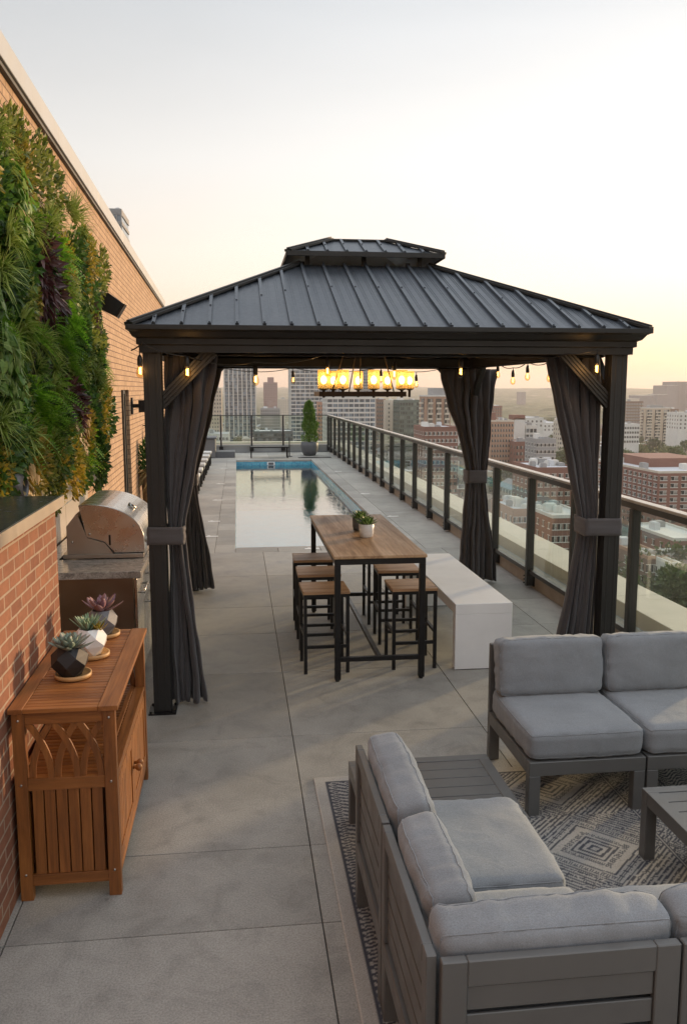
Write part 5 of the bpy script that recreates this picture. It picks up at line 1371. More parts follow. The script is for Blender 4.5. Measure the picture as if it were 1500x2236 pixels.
# hand placed features, by their spot on the photo (px, py) on the plant surface
def at_wall(px, py, off=.22):
    # solve for y on the angled plane x = wx(y)+off
    d = ray(px, py); lo, hi = 2.0, 30.0
    for _ in range(60):
        m = (lo+hi)/2; x = d.x*(m/d.y)
        if x > wx(m)+off: lo = m
        else: hi = m
    z = EYE+d.z*(lo/d.y); return lo, z
feat = [
 ('grass_tuft', 10, 290, .9), ('grass_tuft', 30, 520, 1.15), ('grass_tuft', 155, 455, .8), ('spider_grass', 165, 475, 1.0), ('grass_tuft', 190, 510, .9), ('grass_tuft', 60, 720, 1.2), ('grass_tuft', 100, 750, 1.0),
 ('grass_tuft', 160, 640, 1.0), ('grass_tuft', 10, 930, 1.0), ('grass_tuft', 70, 960, 1.1), ('grass_tuft', 130, 850, .9), ('grass_tuft', 215, 820, .9), ('spider_grass', 225, 840, 1.0),
 ('spider_grass', 110, 490, .9), ('grass_tuft', 20, 600, 1.1), ('grass_tuft', 75, 500, .9), ('grass_tuft', 35, 760, 1.0), ('grass_tuft', 20, 350, .8), ('grass_tuft', 120, 970, .9),
 ('purple_cordyline', 105, 580, 1.0), ('purple_cordyline', 115, 620, 1.1), ('purple_cordyline', 140, 650, .9), ('purple_cordyline', 215, 690, .8), ('purple_cordyline', 165, 880, 1.0), ('purple_cordyline', 185, 905, .9), ('purple_cordyline', 130, 560, .7),
 ('fern', 95, 870, 1.1), ('fern', 110, 910, 1.0), ('fern', 145, 560, .9), ('fern', 140, 600, 1.0), ('fern', 165, 700, 1.0), ('fern', 160, 760, 1.0),
 ('ivy', 25, 810, 1.0), ('ivy', 45, 860, .9), ('ivy', 12, 690, .8), ('ivy', 50, 440, .9),
 ('golden_shrub', 200, 960, 1.1), ('golden_shrub', 170, 1010, 1.1), ('golden_shrub', 230, 930, 1.0), ('golden_shrub', 235, 880, 1.0), ('golden_shrub', 200, 560, .9), ('golden_shrub', 195, 600, .9), ('golden_shrub', 60, 380, .9), ('golden_shrub', 90, 1010, 1.0), ('golden_shrub', 150, 1040, .9),
 ('dried_leaves', 185, 960, 1.0), ('dried_leaves', 195, 930, .9), ('dried_leaves', 60, 1060, 1.2), ('dried_leaves', 62, 470, .9), ('dried_leaves', 205, 590, 1.1), 
 ('shrub', 225, 620, 1.0), ('shrub', 235, 590, .9), ('shrub', 70, 340, 1.0), ('shrub', 90, 390, 1.0), ('shrub', 120, 420, 1.0), ('shrub', 45, 330, .9), ('dark_shrub', 245, 905, 1.0), ('dark_shrub', 225, 1010, 1.0), ('dark_shrub', 200, 1015, .9), ('shrub', 140, 1060, .8),
 ('dark_shrub', 30, 990, 1.0), ('dark_shrub', 60, 930, 1.0), ('grass_tuft', 205, 790, .8), ('dark_shrub', 190, 740, 1.0), ('shrub', 215, 750, 1.0)]
used_pts = []
for k, px, py, sc in feat:
    y, z = at_wall(px, py, .21); plant(k, y, z, sc*(1.12 if k != 'grass_tuft' else .92), random.uniform(-.5, .5), random.uniform(.11, .15)+(.05 if 'grass' in k else 0)); used_pts.append((y, z))
base = ['dark_shrub', 'shrub', 'fern', 'dark_shrub', 'shrub', 'golden_shrub', 'spider_grass', 'fern', 'dark_shrub', 'shrub', 'dark_shrub']
zz = 1.66; cnt = 0
while zz < 3.40:
    yy = 4.5+random.uniform(0, .2)
    while yy < 9.3:
        z = zz+random.uniform(-.08, .08); y = yy+random.uniform(-.08, .08)
        near = any(abs(y-a)*.8+abs(z-b) < .16 for a, b in used_pts)
        k = random.choice(base[:4]) if near else random.choice(base)
        plant(k, y, z, random.uniform(.7, 1.1), random.uniform(-3, 3) if 'shrub' in k else random.uniform(-.4, .4), .07 if near else .11); cnt += 1
        yy += .33
    zz += .24
print('plants', cnt+len(feat))
# ================================================================ CITY
GZ = -50.0
m_, t_, b_ = nt('city_ground'); v_ = coords(t_)
n1 = noise_(t_, v_, .012, 6, .6); n2 = noise_(t_, v_, .08, 5, .7)
c_ = ramp(t_, n1, [(.35, (.06, .075, .03)), (.5, (.09, .10, .05)), (.62, (.17, .16, .14))])
L(t_, mixc(t_, .6, c_, ramp(t_, n2, [(.3, .6), (.7, 1.4)]), 'MULTIPLY'), b_.inputs['Base Color']); b_.inputs['Roughness'].default_value = .95
m_, t_, b_ = nt('forest_far'); v_ = coords(t_)
n1 = noise_(t_, v_, .006, 6, .6); n2 = noise_(t_, v_, .05, 4, .7)
c_ = ramp(t_, n1, [(.35, (.045, .06, .025)), (.55, (.07, .085, .035)), (.63, (.24, .2, .17)), (.68, (.08, .09, .04))])
L(t_, mixc(t_, .7, c_, ramp(t_, n2, [(.35, .5), (.62, 1.4)]), 'MULTIPLY'), b_.inputs['Base Color']); b_.inputs['Roughness'].default_value = 1
plain('asphalt', (.06, .06, .06), .9, 0, .2, .05)
mb = MB(); mb.add([(-9000, -3000, GZ), (9000, -3000, GZ), (9000, 9000, GZ), (-9000, 9000, GZ)], [(0, 1, 2, 3)]); struct('city_ground', mb, 'city_ground')
# streets: sheets 0.3 m above the ground
mb = MB()
for x in range(-600, 1100, 120): mb.add([(x, 60, GZ+.15), (x+11, 60, GZ+.15), (x+11, 1500, GZ+.15), (x, 1500, GZ+.15)], [(0, 1, 2, 3)])
struct('streets', mb, 'asphalt')
mb = MB()
for y in range(100, 1500, 110): mb.add([(-700, y, GZ+.3), (1200, y, GZ+.3), (1200, y+10, GZ+.3), (-700, y+10, GZ+.3)], [(0, 1, 2, 3)])
struct('cross_streets', mb, 'asphalt')
# hills: polar sheet rising to the horizon
mb = MB(); NA, NR = 300, 110; vs = []; fs = []
for i in range(NR+1):
    rr = 1150+(7200-1150)*(i/NR)**1.5
    for j in range(NA+1):
        a = R(-32+74*j/NA); x = rr*math.sin(a); y = rr*math.cos(a)
        k = max(0, min(1, (rr-1150)/3000)); k2 = max(0, min(1, (rr-3900)/2200))
        h = GZ-2+ 30*k**1.2 + 13*k*noise.noise(Vector((x*.0009, y*.0009, 1))) + 30*k2 + 22*k2*noise.noise(Vector((x*.0006, y*.0006, 7)))
        h += 6*min(1, k*6)*abs(noise.noise(Vector((x*.012, y*.012, 3))))+5*min(1, k*6)*noise.noise(Vector((x*.03, y*.03, 5)))
        vs.append((x, y, h))
for i in range(NR):
    for j in range(NA): a = i*(NA+1)+j; fs.append((a, a+NA+1, a+NA+2, a+1))
mb.add(vs, fs, False); o = mb.build('hills', 'forest_far', None, recalc=False); o['kind'] = 'structure'
# own building under the deck
plain('own_facade', (.3, .2, .15), .85, 0, .1, 1)
mb = MB(); mb.box(-14, 3.9, -6, 31.1, GZ, -1.7); o = mb.build('host_building', 'own_facade'); tag(o, 'brick building that carries the roof deck and pool', 'building')

CM = {}
def cmat(name, col, rough=.8, metal=0, var=.08, vs=.15): plain(name, col, rough, metal, var, vs)
cmat('b_brick', (.21, .10, .075)); cmat('b_brick_pale', (.36, .22, .15)); cmat('b_brown', (.20, .13, .10)); cmat('b_beige', (.48, .40, .31)); cmat('b_cream', (.55, .5, .42))
cmat('b_white', (.62, .61, .58)); cmat('b_grey', (.30, .30, .30)); cmat('b_dark', (.09, .09, .095)); cmat('b_pink', (.30, .19, .18)); cmat('b_roof', (.55, .56, .58), .7); cmat('b_roof_grey', (.3, .31, .33), .8); cmat('b_roof_brown', (.22, .17, .14), .8)
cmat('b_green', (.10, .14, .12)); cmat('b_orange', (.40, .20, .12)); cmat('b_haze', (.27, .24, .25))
def winmat(name, c1, c2, sx, sz, rough=.12):
    m, t, b = nt(name); o = coords(t)
    s = N(t, 'ShaderNodeSeparateXYZ'); L(t, o, s.inputs[0]); cb = N(t, 'ShaderNodeCombineXYZ')
    L(t, math_(t, 'FLOOR', math_(t, 'DIVIDE', math_(t, 'ADD', s.outputs[0], math_(t, 'MULTIPLY', s.outputs[1], 1.37)), sx)), cb.inputs[0])
    L(t, math_(t, 'FLOOR', math_(t, 'DIVIDE', s.outputs[2], sz)), cb.inputs[1])
    w = N(t, 'ShaderNodeTexWhiteNoise', noise_dimensions='2D'); L(t, cb.outputs[0], w.inputs[0])
    L(t, ramp(t, w.outputs[0], [(0, c1), (.55, c1), (.6, c2), (1, [min(1, x*1.6) for x in c2])]), b.inputs['Base Color'])
    b.inputs['Roughness'].default_value = rough; b.inputs['Specular IOR Level'].default_value = .8
winmat('w_glass', (.03, .04, .05), (.10, .12, .14), 2.0, 3.1); winmat('w_blue', (.05, .075, .10), (.13, .17, .21), 1.5, 3.1); winmat('w_green', (.04, .06, .05), (.14, .18, .15), 2.2, 3.1)
winmat('w_house', (.025, .028, .03), (.25, .24, .22), 1.1, 3.1)
WM = {}
def window_mesh(w, h, face, frame):
    """local: centre at origin on the wall plane; looks towards -y (face 'f'), -x ('l')"""
    k = (round(w, 2), round(h, 2), face, frame)
    if k in WM: return WM[k]
    vs = []; fs = []; mi = []
    def bx(a0, a1, z0, z1, d0, d1, m):
        # a = along wall, d = out of wall
        o = len(vs)
        for z in (z0, z1):
            for d in (d0, d1):
                for a in (a0, a1): vs.append((a, -d, z) if face == 'f' else (-d, a, z))
        for f in [(0, 2, 3, 1), (4, 5, 7, 6), (0, 1, 5, 4), (2, 6, 7, 3), (0, 4, 6, 2), (1, 3, 7, 5)]: fs.append([i+o for i in f]); mi.append(m)
    bx(-w/2, w/2, -h/2, h/2, -.1, .03, 0)
    if frame:
        t_ = .12; bx(-w/2-t_, w/2+t_, -h/2-t_*1.6, -h/2, -.1, .18, 1); bx(-w/2-t_, w/2+t_, h/2, h/2+t_, -.1, .1, 1); bx(-.05, .05, -h/2, h/2, .03, .08, 1)
    me = bpy.data.meshes.new('window'); me.from_pydata(vs, [], fs); me.materials.append(M['w_house']); me.materials.append(M['b_white'] if frame != 'dark' else M['b_dark']); me.polygons.foreach_set('material_index', mi)
    bm = bmesh.new(); bm.from_mesh(me); bmesh.ops.recalc_face_normals(bm, faces=bm.faces); bm.to_mesh(me); bm.free()
    WM[k] = me; return me
def roofbits(t, x0, x1, y0, y1, z, rnd, n, mat='b_roof', par='b_white'):
    mb = MB(); mb.box(x0+.3, x1-.3, y0+.3, y1-.3, z, z+.25); mb.build('roof', mat, t)
    mb = MB(); mb.box(x0, x1, y0, y0+.35, z, z+.8); mb.box(x0, x1, y1-.35, y1, z, z+.8); mb.box(x0, x0+.35, y0+.35, y1-.35, z, z+.8); mb.box(x1-.35, x1, y0+.35, y1-.35, z, z+.8); mb.build('cornice', par, t)
    for i in range(n):
        w = rnd.uniform(1.2, 3.2); d = rnd.uniform(1.2, 3.5); h = rnd.uniform(.8, 2.2); x = rnd.uniform(x0+1, x1-w-1) if x1-x0 > w+2 else x0+.5; y = rnd.uniform(y0+1, max(y0+1.1, y1-d-1))
        mb = MB(); mb.box(x, x+w, y, y+d, z+.25, z+.25+h); mb.box(x+.2, x+w-.2, y+.2, y+d-.2, z+.25+h, z+.45+h); mb.build('roof_unit', random.choice(['b_white', 'b_grey', 'b_roof']), t)
def building(label, px0, px1, pyt, D, depth, wall='b_brick', style='punch', floors=None, bays=None, ww=1.4, wh=1.5, group=None, units=4, roof='b_roof', par=None, glass='w_glass', pent=None, pier='b_white', frame=True, left=True, right=False, maxwin=96, seed=0, rz=0, zb=GZ, name='apartment_building', fh=3.1):
    rnd = random.Random(seed or int(px0*7+D)); a = on_y(px0, pyt, D); b = on_y(px1, pyt, D)
    x0, x1, z1 = a.x, b.x, a.z; y0, y1 = D, D+depth; W = x1-x0
    t = thing(name, label, 'building', ((x0+x1)/2, (y0+y1)/2, zb), 0, group)
    H = z1-zb; nf = floors or max(1, int(H/fh)); fh_ = min(fh, H/nf)
    body = {'band': glass, 'piers': glass, 'bands': glass}.get(style, wall)
    ins = .25 if style != 'punch' else 0
    mb = MB(); mb.box(x0+ins, x1-ins, y0+ins, y1-ins, zb, z1-.01); mb.build('wall', body, t)
    roofbits(t, x0, x1, y0, y1, z1, rnd, units, roof, par or (wall if style == 'punch' else pier))
    if pent:
        (u0, u1, v0, v1, hh, pm) = pent; mb = MB(); mb.box(x0+W*u0, x0+W*u1, y0+depth*v0, y0+depth*v1, z1+.2, z1+hh); mb.build('penthouse', pm, t)
    vis = max(1, nf)
    if style in ('piers', 'band', 'bands'):
        for i in range(nf+1):
            z = z1-i*fh_
            if z < zb+1: break
            mb = MB(); hh = {'piers': .45, 'band': 1.1, 'bands': .8}[style]
            mb.box(x0, x1, y0, y1, z-hh, z); mb.build('spandrel', pier if style != 'piers' else wall, t)
        nb = bays or max(2, int(W/4)); k = 0
        pw = {'piers': .9, 'band': .35, 'bands': .3}[style]
        for i in range(nb+1):
            x = x0+(W-pw)*i/nb; mb = MB(); mb.box(x, x+pw, y0-.2, y0+.3, zb, z1+.2); mb.build('pier', pier, t)
        nb2 = max(2, int(depth/4))
        for i in range(1, nb2+1):
            y = y0+(depth-pw)*i/nb2; mb = MB(); mb.box(x0-.2, x0+.3, y, y+pw, zb, z1+.2); mb.build('pier', pier, t)
    elif style == 'punch':
        spots = []
        nb = bays or max(2, int(W/3.6)); nl = max(1, int(depth/3.8))
        for i in range(nf):
            z = z1-fh_*(i+.55)-.4
            if z < zb+1.5: break
            for k in range(nb): spots.append((i, x0+W*(k+.5)/nb, y0, z, 'f'))
            if left:
                for k in range(nl): spots.append((i, x0, y0+depth*(k+.5)/nl, z, 'l'))
        spots.sort(key=lambda s: s[0])
        rest = spots[maxwin:]
        for (i, x, y, z, f) in spots[:maxwin]:
            o = bpy.data.objects.new('window', window_mesh(ww, wh, f, frame)); C.objects.link(o); o.parent = t; o.location = Vector((x, y, z))-t.location
        if rest:
            mb = MB()
            for (i, x, y, z, f) in rest:
                if f == 'f': mb.box(x-ww/2, x+ww/2, y-.03, y+.1, z-wh/2, z+wh/2)
                else: mb.box(x-.03, x+.1, y-ww/2, y+ww/2, z-wh/2, z+wh/2)
            o = mb.build('window', 'w_house', t, recalc=True); o['kind'] = 'stuff'
    elif style == 'balcony':
        # window strips with stacked balconies between solid shafts
        nb = bays or 3
        for k in range(nb):
            a0 = x0+W*(k+.18)/nb; a1 = x0+W*(k+.82)/nb
            mb = MB(); mb.box(a0, a1, y0-.06, y0+.2, zb+3, z1-1.2); mb.build('window_strip', 'w_house', t)
            for i in range(nf):
                z = z1-1.3-fh_*(i+1)
                if z < zb+3: break
                mb = MB(); mb.box(a0+.2, a1-.2, y0-1.5, y0-.06, z, z+.18); mb.box(a0+.2, a1-.2, y0-1.5, y0-1.4, z+.18, z+1.1); mb.build('balcony', 'b_cream', t)
        for k in range(1, 2):
            mb = MB(); mb.box(x0-.06, x0+.2, y0+depth*.3, y0+depth*.7, zb+3, z1-1.2); mb.build('window_strip', 'w_house', t)
            for i in range(nf):
                z = z1-1.3-fh_*(i+1)
                if z < zb+3: break
                mb = MB(); mb.box(x0-1.4, x0-.06, y0+depth*.33, y0+depth*.67, z, z+1.0); mb.build('balcony', 'b_cream', t)
    return t
# towers behind the gazebo
building('tall glass tower with white vertical piers left of the hanging chandelier', 487, 558, 745, 780, 26, 'b_grey', 'piers', bays=7, glass='w_blue', seed=1, name='tower')
building('blocky pink brown tower with set back top between the two tall towers', 576, 606, 836, 1250, 22, 'b_pink', 'punch', bays=9, frame=False, pent=(.3, .75, .2, .8, 8, 'b_pink'), seed=2, name='tower', ww=1.1)
building('small pale grey tower beside the pink brown tower', 607, 632, 872, 1150, 18, 'b_cream', 'punch', bays=5, frame=False, seed=3, name='tower', ww=1)
building('wide grey glass tower rising behind the gazebo beam and conifer', 634, 748, 738, 700, 30, 'b_grey', 'bands', bays=11, glass='w_blue', pier='b_white', seed=4, name='tower')
building('slim orange brick tower just right of the potted conifer', 695, 713, 880, 640, 14, 'b_orange', 'punch', bays=3, frame=False, seed=5, name='tower')
building('broad glass block with white floor bands under the chandelier', 714, 820, 868, 560, 30, 'b_white', 'band', bays=9, glass='w_blue', pier='b_white', seed=6, name='office_block')
building('narrow blue glass tower rising above the chandelier', 793, 817, 752, 900, 20, 'b_grey', 'band', bays=4, glass='w_blue', pier='b_grey', seed=7, name='tower')
building('brown tower of dark windows right under the chandelier end', 824, 842, 874, 640, 16, 'b_brown', 'punch', bays=4, frame=False, seed=8, name='tower', ww=1.5)
building('cream slab tower with two columns of windows', 842, 872, 876, 630, 14, 'b_cream', 'punch', bays=2, ww=1.1, frame=False, left=False, seed=9, name='tower')
building('dark green grey apartment slab with a dense window grid', 872, 928, 876, 600, 24, 'b_green', 'band', bays=9, glass='w_green', pier='b_green', seed=10)
building('brown beige apartment tower beside the rear right curtain', 930, 985, 866, 500, 20, 'b_brick_pale', 'balcony', bays=3, pent=(.3, .85, .2, .8, 5, 'b_grey'), seed=11)
building('low red brick block in front of the brown beige tower', 926, 1000, 936, 360, 22, 'b_brick', 'punch', bays=8, ww=1.3, wh=1.3, seed=12, group=None)
building('beige tower at the far left behind the curtain edge', 455, 484, 850, 700, 18, 'b_beige', 'punch', bays=5, frame=False, seed=13, name='tower', ww=1.1, pent=(.2, .7, .2, .8, 5, 'b_grey'))
building('blue glass tower top peeking over the brick wall coping', 222, 266, 460, 300, 20, 'b_grey', 'band', bays=4, glass='w_blue', pier='b_grey', seed=14, name='tower', units=1)
building('low pale block at the foot of the pink brown tower', 570, 612, 893, 900, 25, 'b_grey', 'punch', bays=9, frame=False, seed=15, ww=1.2)
building('long low grey building seen through the far glass railing', 556, 640, 944, 620, 30, 'b_dark', 'band', bays=10, glass='w_glass', pier='b_dark', seed=16)
building('low white building at the far left behind the railing', 440, 500, 950, 480, 20, 'b_white', 'punch', bays=8, seed=17)
# between the curtains
building('tall orange brown brick block with rows of small windows right of the rear curtain', 1073, 1122, 921, 420, 13, 'b_brick_pale', 'punch', floors=14, bays=8, ww=1.0, wh=1.3, frame=False, pent=(.02, .25, .2, .6, 4.5, 'b_brick'), seed=21, par='b_cream', roof='b_roof')
building('tall narrow building with blank white wall and red brick top', 1124, 1146, 917, 445, 9, 'b_white', 'punch', floors=1, bays=1, ww=.1, wh=.1, frame=False, left=False, pent=(-.12, 1.0, 0, 1, 2.6, 'b_brick'), seed=22, units=2)
building('dark glass office with white bands and rooftop machinery', 1147, 1173, 932, 450, 16, 'b_white', 'band', bays=3, glass='w_glass', pier='b_white', units=8, seed=23, name='office_block')
building('long white low hall behind the glass office', 1148, 1186, 914, 620, 34, 'b_white', 'punch', floors=2, bays=4, seed=24, frame=False, units=2)
building('white flat roofed warehouse among the trees', 1186, 1228, 925, 700, 40, 'b_white', 'punch', floors=2, bays=5, frame=False, units=3, seed=25, name='warehouse')
building('small grey and pink office block above the tree tops', 1171, 1214, 962, 380, 16, 'b_grey', 'punch', floors=6, bays=5, ww=1.8, wh=1.4, seed=26, units=3)
building('brick house block with brown roof beside the office', 1126, 1160, 968, 410, 18, 'b_brick', 'punch', floors=4, bays=4, seed=27, frame=False)
building('slim pale high rise half hidden by the front right curtain', 1222, 1240, 921, 560, 12, 'b_cream', 'punch', bays=3, seed=28, frame=False, name='tower')
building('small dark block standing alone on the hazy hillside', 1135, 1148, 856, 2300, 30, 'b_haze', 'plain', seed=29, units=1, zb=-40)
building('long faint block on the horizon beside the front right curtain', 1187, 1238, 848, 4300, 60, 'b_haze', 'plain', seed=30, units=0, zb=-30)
building('pair of white and red low blocks in front of the hillside', 1076, 1096, 888, 900, 20, 'b_brick', 'punch', bays=4, frame=False, seed=31)
# right of the front right post
building('brown apartment tower immediately right of the gazebo post', 1352, 1404, 878, 800, 18, 'b_brown', 'punch', floors=14, bays=9, ww=2.4, wh=1.1, frame=True, seed=41, pent=(.3, .9, .2, .8, 3.5, 'b_cream'))
building('beige and brown balcony tower, most prominent in the right hand view', 1408, 1464, 892, 740, 10, 'b_beige', 'balcony', floors=13, bays=3, seed=42, pent=(.2, .7, .2, .8, 3, 'b_grey'))
building('dark brown end wing attached to the beige balcony tower', 1464, 1481, 895, 741, 12, 'b_brown', 'punch', floors=13, bays=3, ww=.8, wh=.9, frame=True, seed=43)
building('white building with grey roof in front of the brown tower', 1352, 1396, 928, 560, 22, 'b_white', 'punch', floors=4, bays=8, frame=False, seed=44, units=7)
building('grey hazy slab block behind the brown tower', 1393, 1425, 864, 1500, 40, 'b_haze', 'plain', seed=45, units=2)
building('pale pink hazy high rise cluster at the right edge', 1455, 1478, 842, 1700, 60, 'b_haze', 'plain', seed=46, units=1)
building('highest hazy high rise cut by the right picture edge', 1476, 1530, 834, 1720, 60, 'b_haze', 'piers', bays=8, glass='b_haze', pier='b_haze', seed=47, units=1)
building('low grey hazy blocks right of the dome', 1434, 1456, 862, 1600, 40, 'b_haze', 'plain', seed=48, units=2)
building('white long building behind the trees at the right edge', 1482, 1540, 903, 650, 20, 'b_white', 'punch', floors=4, bays=6, frame=False, seed=49)
t = thing('dome_building', 'hazy domed hall on the right hand skyline', 'building', on_y(1433, 868, 1900))
p = on_y(1433, 866, 1900); mb = MB(); mb.lathe([(11*math.cos(R(k*9)), 11*math.sin(R(k*9))*.95) for k in range(10)], p, 24); mb.build('dome', 'b_haze', t)
mb = MB(); mb.lathe([(11, -45), (11.2, -.1), (10.9, .1)], p, 24); mb.build('drum', 'b_haze', t)
# nearer roofs
t = building('large red brick block with flat grey roof seen over the railing at the right', 1437, 1600, 1034, 285, 60, 'b_brick', 'punch', floors=9, bays=7, ww=2.6, wh=1.3, units=12, seed=51, par='b_cream', pent=(.25, 1.0, .35, .8, 3.6, 'b_brick'), maxwin=100)
building('low brick building with white roof units left of the front right curtain', 1172, 1262, 1026, 280, 26, 'b_brick', 'punch', floors=6, bays=6, ww=1.6, wh=1.3, units=14, seed=52, frame=True)
building('brick building with bright white roof seen through the right glass panels', 1470, 1560, 1182, 205, 26, 'b_brick', 'punch', floors=4, bays=6, ww=1.3, wh=1.5, units=3, seed=53, roof='b_white', par='b_white')
building('brown row house block behind the nearest glass panel', 1412, 1462, 1222, 185, 22, 'b_brown', 'punch', floors=4, bays=5, ww=1.3, wh=1.7, units=2, seed=54, roof='b_roof_brown', par='b_brick_pale')
building('white fronted row house behind the nearest glass panel', 1464, 1486, 1236, 178, 18, 'b_white', 'punch', floors=4, bays=2, ww=1.0, wh=1.5, units=1, seed=55, roof='b_roof')
building('yellow grey row house at the right edge behind the glass', 1487, 1540, 1240, 176, 18, 'b_beige', 'punch', floors=4, bays=4, ww=1.3, wh=1.5, units=1, seed=56, roof='b_roof_brown')
building('brick and white roofed blocks behind the second glass panel from the post', 1120, 1200, 1118, 215, 20, 'b_brick_pale', 'punch', floors=5, bays=7, ww=1.2, wh=1.4, units=10, seed=57, roof='b_roof')
building('white topped brick block below the front right curtain tie', 1205, 1290, 1132, 200, 20, 'b_brick', 'punch', floors=5, bays=7, ww=1.2, wh=1.4, units=6, seed=58, roof='b_white', par='b_white')
# generic blocks filling the plain
rnd = random.Random(99); gen = 0; taken = []
gm = ['b_brick', 'b_brick_pale', 'b_cream', 'b_grey', 'b_white', 'b_brown', 'b_beige']
SMALL = {}
def small_block(kind, x, y, rz, sc):
    if kind not in SMALL:
        r2 = random.Random(kind*5+1); t = thing('low_building', 'x', 'building'); w, d, h = r2.uniform(9, 15), r2.uniform(12, 20), r2.uniform(6, 11); wm = gm[kind % 7]
        mb = MB(); mb.box(-w/2, w/2, -d/2, d/2, 0, h); mb.build('wall', wm, t)
        if kind % 3 == 1:
            mb = MB(); mb.prism([(-w/2-.4, h-.05), (w/2+.4, h-.05), (0, h+w*.3)], -d/2-.4, d/2+.4); mb.build('roof', ['b_roof_grey', 'b_roof_brown'][kind % 2], t)
        else:
            mb = MB(); mb.box(-w/2+.2, w/2-.2, -d/2+.2, d/2-.2, h, h+.2); mb.build('roof', ['b_roof', 'b_roof_grey', 'b_white'][kind % 3], t)
            mb = MB(); mb.box(-w/2+2, -w/2+4.5, 0, 2.5, h+.2, h+1.8); mb.build('roof_unit', 'b_grey', t)
        mb = MB(); nf = int(h/3)
        for i in range(nf):
            z = 1+i*3
            k = int(w/2.6)
            for j in range(k): xx = -w/2+w*(j+.5)/k; mb.box(xx-.6, xx+.6, -d/2-.05, -d/2+.1, z, z+1.5)
            k = int(d/3)
            for j in range(k): yy = -d/2+d*(j+.5)/k; mb.box(-w/2-.05, -w/2+.1, yy-.6, yy+.6, z, z+1.5)
        mb.build('window', 'w_house', t); SMALL[kind] = t; o = t
        o.location = (x, y, GZ); o.rotation_euler.z = rz; o.scale = (sc,)*3
    else: o = dup(SMALL[kind], (x, y, GZ), rz, None, sc)
    o['group'] = 'low buildings of the surrounding town'
    o['label'] = ['low brick building of the town below, flat pale roof', 'small gabled brick building of the town below', 'low cream building of the town below, white flat roof', 'low grey flat roofed building of the town below',
                  'white gabled house of the town below', 'brown flat roofed building of the town below', 'beige flat roofed building of the town below'][kind]
    return o
n = 0
while n < 235:
    ang = R(rnd.uniform(-7, 31)); D = 150+1150*rnd.random()**1.25; x = D*math.sin(ang); y = D*math.cos(ang)
    pxx = CX+F*(Vector((x, y, GZ-EYE)).dot(_r)/Vector((x, y, GZ-EYE)).dot(_f))
    if (1075 < pxx < 1260 and 400 < D < 700) or (1345 < pxx < 1560 and (320 < D < 680 or D < 235)): continue
    if any((x-a)**2+(y-b)**2 < 27**2 for a, b in taken): 
        if rnd.random() < .97: continue
    taken.append((x, y)); small_block(rnd.randrange(7), x, y, rnd.choice([0, math.pi/2])+rnd.uniform(-.08, .08), rnd.uniform(.85, 1.25)); n += 1
# trees
def city_tree(seed, mat, h=12, r=5.2, n=950):
    rnd = random.Random(seed); t = thing('tree', 'x', 'tree')
    mb = MB(); mb.tube([(0, 0, 0), (.1, 0, h*.35), (.3, .1, h*.6)], [.35, .25, .12], 7)
    for k in range(4): a = k*1.7; mb.tube([(.1, 0, h*.35), (math.cos(a)*r*.5, math.sin(a)*r*.5, h*.6)], [.16, .06], 5)
    mb.build('trunk', 'trunk', t)
    mb = MB(); cl = [(Vector((rnd.gauss(0, r*.42), rnd.gauss(0, r*.42), h*.62+rnd.gauss(0, h*.13))), rnd.uniform(.3, .55)*r) for _ in range(9)]
    for i in range(n):
        c, rr = cl[i % 9]; d = Vector((rnd.gauss(0, 1), rnd.gauss(0, 1), rnd.gauss(0, .8))).normalized()
        leaf(mb, c+d*rr*rnd.random()**.3, (d+Vector((rnd.uniform(-.7, .7), rnd.uniform(-.7, .7), .2))).normalized(), rnd.uniform(.7, 1.3), .7, rnd)
    mb.build('crown', mat, t, recalc=False); return t
TR = [city_tree(1, 'tree_leaf'), city_tree(2, 'tree_leaf_pale', 11, 5.5), city_tree(3, 'tree_leaf', 14, 5), city_tree(4, 'tree_leaf_pale', 9, 5)]
TL = ['dark green rounded tree in the town below', 'pale green spreading tree in the town below', 'tall dark green tree in the town below', 'small pale green tree in the town below']
spots = []
def ts(px, D): a = on_y(px, 900, D); spots.append((a.x, D))
rnd = random.Random(5)
for _ in range(105): ts(rnd.uniform(1085, 1250), rnd.uniform(400, 600))
for _ in range(60): ts(rnd.uniform(1355, 1520), rnd.uniform(360, 640))
for _ in range(14): ts(rnd.uniform(1440, 1540), rnd.uniform(168, 200))
for _ in range(50): ts(rnd.uniform(440, 960), rnd.uniform(450, 950))
for _ in range(70): ts(rnd.uniform(1000, 1540), rnd.uniform(640, 1250))
for _ in range(10): ts(rnd.uniform(1100, 1300), rnd.uniform(160, 230))
for i, (x, y) in enumerate(spots[:299]):
    k = rnd.randrange(4)
    if i < 4: o = TR[i]; o.location = (x, y, GZ); k = i
    else: o = dup(TR[k], (x, y, GZ), rnd.uniform(0, 6.28), None, rnd.uniform(.75, 1.3))
    o['label'] = TL[k]; o['group'] = 'trees of the town below'
# ================================================================ AIR
def haze():
    m = bpy.data.materials.new('haze_air'); m.use_nodes = True; t = m.node_tree; t.nodes.clear(); out = N(t, 'ShaderNodeOutputMaterial')
    v = N(t, 'ShaderNodeVolumePrincipled'); v.inputs['Color'].default_value = (.96, .92, .90, 1); v.inputs['Density'].default_value = HAZE_D; v.inputs['Anisotropy'].default_value = .3
    L(t, v.outputs[0], out.inputs['Volume']); M['haze_air'] = m
    mb = MB(); mb.box(-9100, 9100, -3100, 9100, GZ-1.5, 128); o = mb.build('haze', 'haze_air'); o['kind'] = 'stuff'
    o['label'] = 'warm evening haze over the town'
HAZE_D = 1.4e-4
haze()
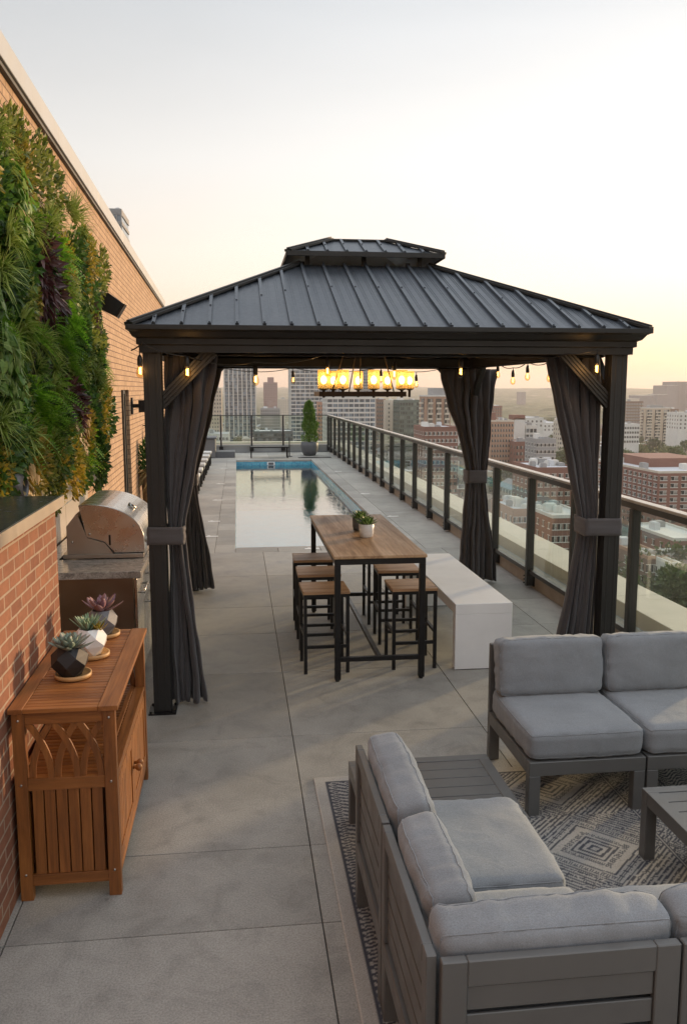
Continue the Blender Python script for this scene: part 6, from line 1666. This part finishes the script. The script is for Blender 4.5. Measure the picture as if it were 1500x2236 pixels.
# ================================================================ SKY AND SUN
SUN_EL, SUN_AZ = 8.0, 52.0     # azimuth from +y towards +x
w = bpy.data.worlds.new('World'); scene.world = w; w.use_nodes = True; t = w.node_tree; bg = t.nodes['Background']
sky = N(t, 'ShaderNodeTexSky'); sky.sky_type = 'NISHITA'; sky.sun_disc = False; sky.sun_elevation = R(SUN_EL); sky.sun_rotation = R(SUN_AZ)
sky.altitude = 50; sky.air_density = 1.0; sky.dust_density = 2.2; sky.ozone_density = 1.5
# gradient over the clear sky, brightened overhead and behind camera as added fill light: direction-based, in world space
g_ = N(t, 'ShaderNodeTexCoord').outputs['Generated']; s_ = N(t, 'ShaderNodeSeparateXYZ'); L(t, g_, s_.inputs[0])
sky_grad = ramp(t, s_.outputs[2], [(0.0, (.63, .38, .24)), (.05, (.68, .475, .335)), (.12, (.66, .565, .475)), (.24, (.59, .565, .535)), (.385, (.45, .458, .466)), (.50, (.58, .61, .64)), (1.0, (.79, .83, .88))])
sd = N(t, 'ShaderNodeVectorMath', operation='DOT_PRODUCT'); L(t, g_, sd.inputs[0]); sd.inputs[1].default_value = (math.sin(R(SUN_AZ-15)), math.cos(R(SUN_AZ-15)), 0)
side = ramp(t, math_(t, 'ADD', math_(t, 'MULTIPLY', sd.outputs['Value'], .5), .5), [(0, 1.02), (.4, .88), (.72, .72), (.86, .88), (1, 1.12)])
sky_grad = mixc(t, 1.0, sky_grad, side, 'MULTIPLY')
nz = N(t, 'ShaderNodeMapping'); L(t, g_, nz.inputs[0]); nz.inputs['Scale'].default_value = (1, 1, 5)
sky_grad = mixc(t, .5, sky_grad, ramp(t, noise_(t, nz.outputs[0], 2.2, 4, .5, .5), [(.3, .95), (.7, 1.05)]), 'MULTIPLY')
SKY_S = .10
vs_ = N(t, 'ShaderNodeVectorMath', operation='SCALE'); L(t, sky_grad, vs_.inputs[0]); vs_.inputs['Scale'].default_value = 1/SKY_S
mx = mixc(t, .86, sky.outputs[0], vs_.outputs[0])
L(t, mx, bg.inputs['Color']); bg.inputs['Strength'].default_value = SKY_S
sl = bpy.data.lights.new('sun', 'SUN'); sl.energy = 2.2; sl.angle = R(3); sl.color = (1.0, .67, .38)
so = bpy.data.objects.new('sun', sl); C.objects.link(so)
dirv = Vector((math.sin(R(SUN_AZ))*math.cos(R(SUN_EL)), math.cos(R(SUN_AZ))*math.cos(R(SUN_EL)), math.sin(R(SUN_EL))))
so.rotation_euler = dirv.to_track_quat('Z', 'Y').to_euler(); so.location = dirv*60
# ================================================================ CAMERA
cam = bpy.data.cameras.new('camera'); co = bpy.data.objects.new('camera', cam); C.objects.link(co); scene.camera = co
cam.sensor_fit = 'VERTICAL'; cam.sensor_height = 24; cam.lens = 24*F/2236
cam.clip_start = .05; cam.clip_end = 20000
co.location = (0, 0, EYE); co.rotation_euler = (R(90)-PITCH, 0, -YAW)
scene.view_settings.view_transform = 'Standard'; scene.view_settings.look = 'None'; scene.view_settings.exposure = 0.98; scene.view_settings.gamma = 1
scene.view_settings.use_curve_mapping = False
scene.cycles.max_bounces = 10; scene.cycles.transparent_max_bounces = 24; scene.cycles.glossy_bounces = 5; scene.cycles.diffuse_bounces = 4
scene.cycles.volume_bounces = 0; scene.cycles.sample_clamp_indirect = 6
scene.cycles.use_denoising = True
